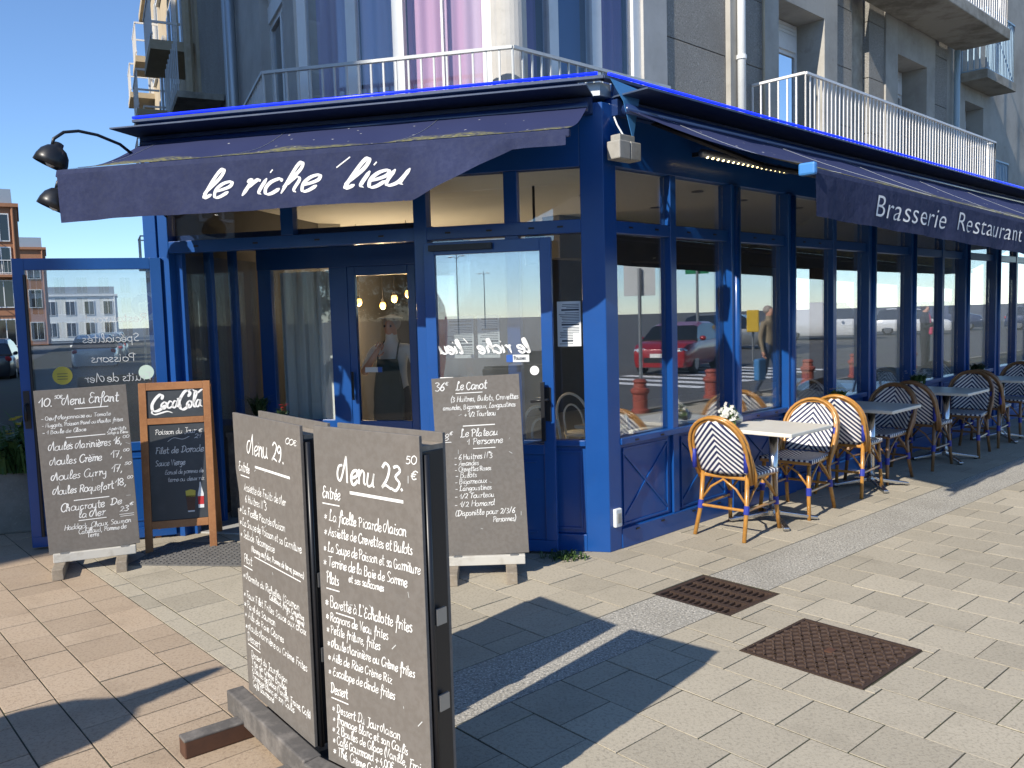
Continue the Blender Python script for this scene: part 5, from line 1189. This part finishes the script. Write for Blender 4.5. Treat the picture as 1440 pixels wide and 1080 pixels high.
# planter with flowers beyond the left door
pl = thing('concrete_planter', 'weathered concrete planter wall beyond the open left door', 'planter', (-4.62, 6.9, 0), math.atan2(-.293, -.956))
MB().box(-1.2, 1.0, -.30, .30, 0, .50).build('trough', 'cement', pl, bevel=.02); MB().box(-1.15, .95, -.25, .25, .495, .512).build('soil', 'soil', pl)
fo = thing('planter_foliage', 'leafy green plants with yellow flowers growing in the concrete planter', 'plant', (-4.02, 6.92, .50)); lf = tuft(fo, 420, .42, .38, 'leaf', 41, .016); lf2 = tuft(fo, 200, .4, .5, 'leaf', 42, .01)
fm = MB(); rr = random.Random(5)
for _ in range(26):
    c = Vector((rr.uniform(-.3, .35), rr.uniform(-.15, .15), rr.uniform(.28, .46)))
    for k in range(6): b = k*1.047; fm.add([c, c+Vector((math.cos(b-.4)*.02, math.sin(b-.4)*.02, .012)), c+Vector((math.cos(b)*.036, math.sin(b)*.036, .01)), c+Vector((math.cos(b+.4)*.02, math.sin(b+.4)*.02, .012))], [(0, 1, 2, 3)])
fm.build('flowers', 'petal_y', fo)

# ------------------------------------------------------------------ street behind the viewer (seen mirrored in the glass)
def car(name, label, loc, rot, body, L=4.1, Wd=1.76, H=1.5, kind='hatch', group=None):
    t = thing(name, label, 'van' if kind == 'van' else 'car', loc, rot, group); hl = L/2
    if kind == 'van': roof = [(-hl+.05, .95), (-hl+.02, H-.12), (-hl+.25, H), (hl-1.55, H), (hl-.75, 1.12), (hl-.1, .95)]
    else: roof = [(-hl+.08, .92), (-hl+.28, H-.16), (-hl+.7, H-.02), (-.2, H), (.45, H-.1), (hl-1.0, .98), (hl-.15, .84)]
    def top(x):
        for (a, za), (b, zb_) in zip(roof[:-1], roof[1:]):
            if a <= x <= b: return za+(zb_-za)*(x-a)/(b-a)
        return roof[0][1] if x < roof[0][0] else roof[-1][1]-.12
    belt = .95 if kind != 'van' else 1.15
    xs = [-hl, -hl+.06, -hl+.2, -hl+.5, -1.2, -.6, 0, .5, 1.0, hl-.7, hl-.3, hl-.1, hl]
    def sec(x, zt, w):   # lower body ring
        k = 1-.16*max(0, (abs(x)-hl+.55)/.55)**2; w = w*k
        return [(x, -w*.94, .22), (x, -w, .45), (x, -w, .68), (x, -w*.95, zt-.03), (x, -w*.8, zt), (x, w*.8, zt), (x, w*.95, zt-.03), (x, w, .68), (x, w, .45), (x, w*.94, .22)]
    mb = MB(); rings = []
    for x in xs:
        zt_ = min(belt, top(x)) if x < hl-.02 else .74
        if x == -hl: zt_ = .85
        rings.append(sec(x, zt_, Wd/2))
    n = 10; mb.add([p for r_ in rings for p in r_], [(i*n+k, i*n+(k+1) % n, (i+1)*n+(k+1) % n, (i+1)*n+k) for i in range(len(xs)-1) for k in range(n)]+[tuple(range(n)), tuple((len(xs)-1)*n+k for k in range(n))[::-1]])
    mb.build('body', body, t, smooth=True, bevel=.02)
    gx = [x for x in [-hl+.1, -hl+.28, -hl+.7, -.9, -.2, .45, .9, hl-1.0, hl-.75] if top(x) > belt-.01]; g = MB(); rings = []
    for x in gx:
        z = max(top(x), belt+.01); q = (z-belt)/(H-belt); w0, w1 = Wd/2*.95, Wd/2*(.95-.19*q); rings.append([(x, -w0, belt-.03), (x, -w1, z-.05*q), (x, -w1*.85, z), (x, w1*.85, z), (x, w1, z-.05*q), (x, w0, belt-.03)])
    n = 6; g.add([p for r_ in rings for p in r_], [(i*n+k, i*n+k+1, (i+1)*n+k+1, (i+1)*n+k) for i in range(len(gx)-1) for k in range(n-1)]+[tuple(range(n)), tuple((len(gx)-1)*n+k for k in range(n))[::-1]])
    go = g.build('cabin', body, t, smooth=False, bevel=.015); go.data.materials.append(M['car_glass'])
    for p in go.data.polygons:
        c = p.center
        if abs(p.normal.y) > .5 and c.z < H-.1 and (kind != 'van' or c.x > .6): p.material_index = 1
        elif abs(p.normal.x) > .25 and c.z < H-.06 and abs(p.normal.z) < .93 and (kind != 'van' or c.x > 0): p.material_index = 1
    for x in (-hl+.78, hl-.82):
        for y in (-1, 1):
            wv = MB().lathe([(.0, -.1), (.2, -.1), (.31, -.095), (.325, -.06), (.325, .06), (.31, .095), (.2, .1), (0, .1)], 20).build('wheel', 'tyre', t, smooth=False); wv.location = (x, y*(Wd/2-.11), .325); wv.rotation_euler = (math.pi/2, 0, 0)
            rm = MB().lathe([(.0, -.112), (.06, -.112), (.19, -.106), (.21, -.101), (.0, -.1)], 16)
            rm.lathe([(.0, .1), (.21, .101), (.19, .106), (.06, .112), (.0, .112)], 16); rm.build('rim', 'rim', wv)
    for y in (-1, 1):
        MB().sphere((hl-.14, y*(Wd/2-.28), .69), .16, .2, .075, 12, 8).build('headlight', 'lamp_glass', t, smooth=True); MB().sphere((-hl+.05, y*(Wd/2-.2), .8), .06, .14, .1, 10, 6).build('tail_light', 'parasol', t, smooth=True)
        MB().sphere((.75, y*(Wd/2+.06), 1.0), .07, .1, .07, 10, 6).build('mirror', body, t, smooth=True)
    MB().box(hl-.03, hl+.012, -.45, .45, .36, .5).build('grille', 'black_metal', t); MB().box(hl+.0, hl+.02, -.26, .26, .5, .61).build('number_plate', 'plate', t); MB().box(-hl-.02, -hl+.01, -.26, .26, .55, .66).build('number_plate', 'plate', t)
    return t
gz = -.125
def mirR(p): v = Vector(p)-K; return K+v-2*v.dot(NR)*NR
car('parked_car', 'red hatchback parked across the road, mirrored in the first windows', (20.3, 9.3, gz), R_(205), 'car_red', 3.95, 1.72, 1.46)
car('parked_car', 'dark silver estate car behind the red hatchback, mirrored in the windows', (33.97, 13.87, gz), R_(112), 'car_grey', 4.6, 1.82, 1.62)
car('parked_van', 'white delivery van across the road, mirrored in the windows', (42.45, 20.77, gz), R_(106), 'car_white', 5.0, 1.95, 2.05, 'van')
car('parked_car', 'white car parked beyond the white van', (46.6, 27.2, gz), R_(112), 'car_white', 4.3, 1.8, 1.6)
car('parked_van', 'dark blue van parked beyond the white car', (52.5, 31.5, gz), R_(115), 'car_blue', 4.9, 1.9, 1.95, 'van')
car('parked_car', 'dark blue car parked past the dark van', (49.5, 36.5, gz), R_(118), 'car_blue', 4.3, 1.8, 1.5)
car('parked_car', 'black car parked up the side street by brick house', (-18.6, 30.2, gz), R_(116), 'car_dark', 4.3, 1.8, 1.5)
for k, (x, y, cm, nm) in enumerate(((-17.9, 36.5, 'car_white', 'white'), (-20.3, 42.4, 'car_grey', 'grey'), (-22.8, 48.3, 'car_silver', 'silver'))):
    car('parked_car', nm+' car parked up the side street beyond the black car, seen through the open door', (x, y, gz), R_(114), cm, 4.2, 1.76, 1.5)
pc = [('car_silver', 'silver car'), ('car_dark', 'black car'), ('car_grey', 'grey car'), ('car_white', 'white car')]
for k in range(4): car('parked_car', pc[k][1]+' in the row parked behind the viewer, mirrored in the door', (-2.6+.14*k*5, -27-k*5.6, gz), R_(98), pc[k][0], 4.2, 1.76, 1.5, group=None)
bol = thing('bollard', 'squat terracotta red bollard at the kerb of the harbour road', 'bollard', (8.76, 6.9, -.014), 0, 'red bollards along the kerb')
MB().lathe([(.15, 0), (.15, .07), (.12, .09), (.125, .32), (.15, .35), (.15, .41), (.11, .43), (.10, .50), (.12, .53), (.09, .57), (.0, .58)], 18).build('post', 'terracotta', bol, smooth=False)
MB().lathe([(.153, .36), (.156, .38), (.153, .40)], 18).build('ring', 'terracotta', bol)
for x, y in ((10.75, 8.44), (13.0, 10.9), (14.77, 12.51), (17.41, 14.9), (19.4, 17.0), (21.7, 19.2), (6.9, 5.1)): c = copy_tree(bol); c.location = (x, y, -.014)
# closed red parasol (its shadow falls on the pink pavers)
pr_ = thing('closed_parasol', 'closed red parasol standing on the pavement behind the viewer', 'parasol', (-3.66, 1.31, -.002))
MB().lathe([(.26, 0), (.26, .05), (.05, .09), (0, .09)], 20).build('base', 'cement', pr_); MB().tube([(0, 0, .08), (0, 0, 2.42)], .02, 10).build('pole', 'white_paint', pr_)
pf = MB(); prof = [(.05, .70), (.22, .78), (.27, 1.05), (.30, 1.35), (.31, 1.6), (.28, 1.82), (.20, 1.98), (.10, 2.08), (.055, 2.15), (.065, 2.20), (.06, 2.28), (.03, 2.42), (.0, 2.47)]; nn = 24; vs = []
for r, z in prof:
    for k in range(nn): q = 2*math.pi*k/nn; rr_ = r*(1+.16*math.cos(q*6)); vs.append((rr_*math.cos(q), rr_*math.sin(q), z))
pf.add(vs, [(i*nn+k, i*nn+(k+1) % nn, (i+1)*nn+(k+1) % nn, (i+1)*nn+k) for i in range(len(prof)-1) for k in range(nn)]); pf.build('canopy', 'parasol', pr_, smooth=True)
MB().tube([(.075*math.cos(a*.5236), .075*math.sin(a*.5236), 2.17) for a in range(13)], .012, 6).build('tie', 'white_paint', pr_)
# round blue direction sign, street lamps, lighthouse, harbour signs
sg = thing('direction_sign', 'round blue left turn arrow sign on a grey post, mirrored in the door', 'sign', (.6, -11.5, gz), R_(175)); MB().tube([(0, 0, 0), (0, 0, 2.5)], .03, 8).build('post', 'grey_metal', sg)
sd = MB().lathe([(.0, -.01), (.30, -.01), (.31, 0), (.30, .01), (.0, .01)], 28).build('disc', 'sign_blue', sg); sd.rotation_euler = (math.pi/2, 0, 0); sd.location = (0, -.04, 2.35)
mb = MB(); ribbon(mb, [(.10, -.16), (.10, .06), (-.06, .06)], .06, lambda a, b: Vector((a, -.055, 2.35+b))); mb.add([(-.05, -.055, 2.50), (-.17, -.055, 2.41), (-.05, -.055, 2.32)], [(0, 1, 2)]); mb.build('arrow', 'white_print', sg)
for k, (x, y) in enumerate(((-43.6, -66), (-58.7, -98.8))):
    lp = thing('street_lamp', ['tall twin arm street lamp behind the viewer, nearer the junction', 'tall twin arm street lamp behind the viewer, further off'][k], 'street lamp', (x, y, gz)); MB().tube([(0, 0, 0), (0, 0, 8.5)], [.09, .05], 10).build('pole', 'grey_metal', lp)
    for q in (-1, 1): MB().tube([(0, 0, 7.9), (q*.5, q*.2, 8.2), (q*.9, q*.36, 8.2)], .03, 8).build('arm', 'grey_metal', lp); MB().sphere((q*1.0, q*.4, 8.17), .28, .12, .07).build('lamp_head', 'grey_metal', lp)
for k, (x, y) in enumerate(((16.76, 7.77), (24.43, 10.57))):
    lp = thing('harbour_sign', ['grey harbour notice board on a post across the road', 'green and grey harbour notice board on a taller post'][k], 'sign', (x, y, gz), R_(98)); MB().tube([(0, 0, 0), (0, 0, 2.9+.5*k)], .05, 10).build('post', 'grey_metal', lp); MB().box(-.4, .4, -.11, -.05, 2.2+.85*k, 3.0+.35*k).build('panel', 'paper' if k == 0 else 'green_paint', lp)
lh = thing('lighthouse', 'small white lighthouse with green lantern at the harbour mouth', 'lighthouse', (149.6, 75.9, -.12)); MB().lathe([(2.2, 0), (2.0, .5), (1.7, 7), (0, 7)], 20).build('tower', 'white_paint', lh); MB().lathe([(2.2, 7), (2.2, 8), (1.3, 8.1), (1.3, 10), (1.6, 10.2), (.8, 11.3), (.1, 11.6), (.06, 13), (0, 13)], 16).build('lantern', 'green_paint', lh)
fb = thing('yellow_box', 'yellow post box on a stand by the harbour road', 'post box', (24.06, 12.38, gz), R_(15)); MB().box(-.25, .25, -.2, .2, 1.0, 1.75).build('case', 'yellow_paint', fb, bevel=.03); MB().tube([(0, 0, 0), (0, 0, 1.0)], .04, 8).build('stand', 'grey_metal', fb)

# ------------------------------------------------------------------ people
def person(name, label, loc, rot, pose, mats, hgt=1.74, hair='hair_w', extra=None):
    """skinned figure, faces local -y; pose overrides joints; mats: part->material"""
    t = thing(name, label, 'person', loc, rot); k = hgt/1.74
    J = {'pel': (0, 0, .95), 'wai': (0, -.005, 1.08), 'che': (0, 0, 1.29), 'nk0': (0, .01, 1.45), 'nk': (0, 0, 1.52), 'hd': (0, -.015, 1.61), 'top': (0, -.005, 1.685),
         'shL': (.17, .01, 1.41), 'elL': (.24, .02, 1.13), 'wrL': (.26, -.05, .89), 'haL': (.26, -.075, .80), 'shR': (-.17, .01, 1.41), 'elR': (-.24, .02, 1.13), 'wrR': (-.26, -.05, .89), 'haR': (-.26, -.075, .80),
         'hiL': (.095, 0, .90), 'knL': (.105, -.02, .50), 'anL': (.11, .01, .09), 'toL': (.125, -.16, .035), 'hiR': (-.095, 0, .90), 'knR': (-.105, -.02, .50), 'anR': (-.11, .01, .09), 'toR': (-.125, -.16, .035), 'nose': (0, -.105, 1.60)}
    J.update(pose)
    rad = {'pel': (.155, .11), 'wai': (.145, .105), 'che': (.165, .115), 'nk0': (.075, .065), 'nk': (.055, .058), 'hd': (.078, .098), 'top': (.06, .075), 'shL': (.062, .062), 'elL': (.045, .045), 'wrL': (.032, .03), 'haL': (.035, .022), 'hiL': (.09, .095), 'knL': (.062, .062), 'anL': (.045, .048), 'toL': (.045, .03), 'nose': (.016, .016)}
    for q in list(rad):
        if q.endswith('L'): rad[q[:-1]+'R'] = rad[q]
    edges = [('pel', 'wai', 't'), ('wai', 'che', 't'), ('che', 'nk0', 't'), ('nk0', 'nk', 'h'), ('nk', 'hd', 'h'), ('hd', 'top', 'h'), ('hd', 'nose', 'h')]
    for s in 'LR': edges += [('che', 'sh'+s, 't'), ('sh'+s, 'el'+s, 'a'), ('el'+s, 'wr'+s, 'f'), ('wr'+s, 'ha'+s, 'h'), ('pel', 'hi'+s, 'l'), ('hi'+s, 'kn'+s, 'l'), ('kn'+s, 'an'+s, 'l'), ('an'+s, 'to'+s, 's')]
    names = list(J); me = bpy.data.meshes.new('body'); me.from_pydata([tuple(c*k for c in J[n_]) for n_ in names], [(names.index(a), names.index(b)) for a, b, _ in edges], [])
    ob = bpy.data.objects.new('body', me); COL.objects.link(ob); ob.modifiers.new('skin', 'SKIN'); ob.modifiers.new('sub', 'SUBSURF').levels = 2; ob.modifiers['sub'].render_levels = 2
    for i_, n_ in enumerate(names):
        sv = me.skin_vertices[0].data[i_]; sv.radius = tuple(q*k for q in rad[n_]); sv.use_root = (n_ == 'pel')
    dg = bpy.context.evaluated_depsgraph_get(); dg.update(); m2 = bpy.data.meshes.new_from_object(ob.evaluated_get(dg)); bpy.data.objects.remove(ob)
    o = bpy.data.objects.new('body', m2); COL.objects.link(o); o.parent = t; m2.materials.clear()
    slots = ['t', 'a', 'f', 'h', 'l', 's']
    for s in slots: m2.materials.append(M[mats.get(s, 'skin')])
    segs = [(Vector(J[a])*k, Vector(J[b])*k, w_, max(rad[a][0], rad[b][0])) for a, b, w_ in edges]
    for p in m2.polygons:
        best = None
        for a, b, w_, r in segs:
            d = b-a; u = max(0, min(1, (p.center-a).dot(d)/d.length_squared)); dist = (p.center-(a+d*u)).length/(r*k+.02)
            if best is None or dist < best[0]: best = (dist, w_)
        p.material_index = slots.index(best[1]); p.use_smooth = True
    hc = Vector(J['hd'])*k
    hr = MB().sphere((0, 0, 0), .086*k, .088*k, .082*k, 14, 9); hr.v = [v for v in hr.v]; ho = hr.build('hair', hair, t, smooth=True); ho.location = hc+Vector((0, .045, .036))*k
    for x in (-1, 1):
        MB().sphere((0, 0, 0), .011*k, n=8, m=5).build('eye', 'ink', t, smooth=True).location = hc+Vector((x*.03, -.086, .005))*k
    # fingers
    for s in 'LR':
        w0, h0 = Vector(J['wr'+s])*k, Vector(J['ha'+s])*k; d = (h0-w0).normalized(); sd_ = d.cross(Vector((0, 1, .2))).normalized(); f_ = MB()
        for q in range(4):
            b0 = h0+sd_*(-.03+.02*q)*k-d*.01; L = (.065, .075, .072, .056)[q]*k; f_.tube([b0, b0+d*L*.5, b0+d*L*.85+d.cross(sd_)*.025], [.009*k, .008*k, .006*k], 6)
        th0 = w0+d*.03+sd_*-.035*k; f_.tube([th0, th0+d*.035-sd_*.02, th0+d*.06-sd_*.022], [.011*k, .010*k, .007*k], 6); f_.build('fingers', 'skin', t, smooth=True)
    if extra: extra(t, k)
    return t
def apron(t, k):
    MB().grid(lambda u, v: Vector(((-.15+.30*u)*(1 if v < .62 else 1-.35*(v-.62)/.38)*k, (-.135-.03*math.sin(math.pi*u)-(.02 if v < .5 else 0))*k, (.45+.86*v)*k)), 10, 12).build('apron', 'apron', t, smooth=True, solid=.008)
    for x in (-1, 1): MB().tube([(x*.09*k, -.15*k, 1.30*k), (x*.10*k, -.11*k, 1.42*k), (x*.07*k, .03*k, 1.48*k)], .008, 6).build('apron_strap', 'apron', t)
    MB().lathe([(.0, .0), (.115, -.005), (.118, .0), (.08, .012), (.0, .03)], 16, (0, 0, 0)).build('cap', 'shirt', t).location = (0, -.02*k, 1.69*k)
chef_loc = K+FL(2.20, vi-.42, .012)
person('person', 'waiter in white shirt and dark green apron behind the inner glass door, hand raised', tuple(chef_loc), math.atan2(NL.x, -NL.y)+.05, {'elR': (-.27, -.06, 1.17), 'wrR': (-.10, -.24, 1.33), 'haR': (-.05, -.22, 1.42), 'elL': (.28, -.02, 1.15), 'wrL': (.36, -.20, 1.04), 'haL': (.38, -.27, 1.10)}, {'t': 'shirt', 'a': 'shirt', 'f': 'skin', 'l': 'black_cloth', 's': 'shoe'}, 1.70, 'hair_w', apron)
def bag(t, k): MB().box(.17, .40, -.06, .06, .35, .75).build('shopping_bag', 'tint_blue', t, bevel=.03)
person('person', 'man in beige jacket and jeans walking along the kerb, mirrored in the windows', (10.7, 9.5, -.012), R_(-130), {'anL': (.11, .22, .14), 'toL': (.12, .08, .04), 'knL': (.105, .03, .5), 'anR': (-.11, -.18, .09), 'toR': (-.12, -.34, .04), 'knR': (-.105, -.13, .5)}, {'t': 'beige_coat', 'a': 'beige_coat', 'f': 'beige_coat', 'l': 'denim', 's': 'shoe'}, 1.74, 'hair_w', bag)
def pbag(t, k):
    MB().box(-.12, .14, -.22, -.13, .96, 1.14).build('pink_bag', 'pink', t, bevel=.03); MB().tube([(.12, -.17, 1.1), (.1, -.16, 1.3), (-.10, -.05, 1.47), (-.12, .1, 1.4)], .012, 6).build('bag_strap', 'pink', t)
    MB().tube([(-.075, -.10, 1.63), (0, -.118, 1.63), (.075, -.10, 1.63)], .022, 8).build('sunglasses', 'ink', t)
person('person', 'woman in dark clothes with pink bag and sunglasses, mirrored in the windows', (15.0, 14.2, -.012), R_(-135), {'elR': (-.24, -.08, 1.16), 'wrR': (-.06, -.24, 1.34), 'haR': (-.03, -.23, 1.43), 'elL': (.24, -.08, 1.15), 'wrL': (.05, -.25, 1.30), 'haL': (.03, -.24, 1.38)}, {'t': 'black_cloth', 'a': 'black_cloth', 'f': 'black_cloth', 'l': 'black_cloth', 's': 'shoe'}, 1.68, 'hair_d', pbag)

# ------------------------------------------------------------------ trees behind the viewer (dark skyline in the entrance glass)
def tree(label, loc, h, seed):
    t = thing('street_tree', label, 'tree', loc); r = random.Random(seed)
    MB().tube([(0, 0, 0), (.05, .02, h*.3), (-.03, .05, h*.6), (0, 0, h*.85)], [.16, .12, .08, .03], 8).build('trunk', 'dark_wood', t)
    lm_ = MB()
    for c in range(26):
        a = r.uniform(0, 6.28); d = r.uniform(.2, 1)*h*.33; cz = r.uniform(.38, .95)*h; c0 = Vector((d*math.cos(a)*(1.2-cz/h*.6), d*math.sin(a)*(1.2-cz/h*.6), cz))
        for _ in range(150):
            p = c0+Vector((r.gauss(0, .34), r.gauss(0, .34), r.gauss(0, .26))); u = Vector((r.uniform(-1, 1), r.uniform(-1, 1), r.uniform(-1, 1))).normalized()*.11; w_ = u.cross(Vector((r.uniform(-1, 1), r.uniform(-1, 1), r.uniform(-1, 1)))).normalized()*.05
            lm_.add([p-u, p+w_, p+u, p-w_], [(0, 1, 2, 3)])
    lm_.build('crown', 'leaf_dk', t)
tree('bushy street tree nearest the junction behind the viewer', (-18.6, -16.6, gz), 5.6, 51); tree('bushy street tree in the middle of the row behind the viewer', (-21.3, -15.2, gz), 6.2, 52); tree('bushy street tree furthest along the row behind the viewer', (-23.6, -12.6, gz), 5.2, 53)
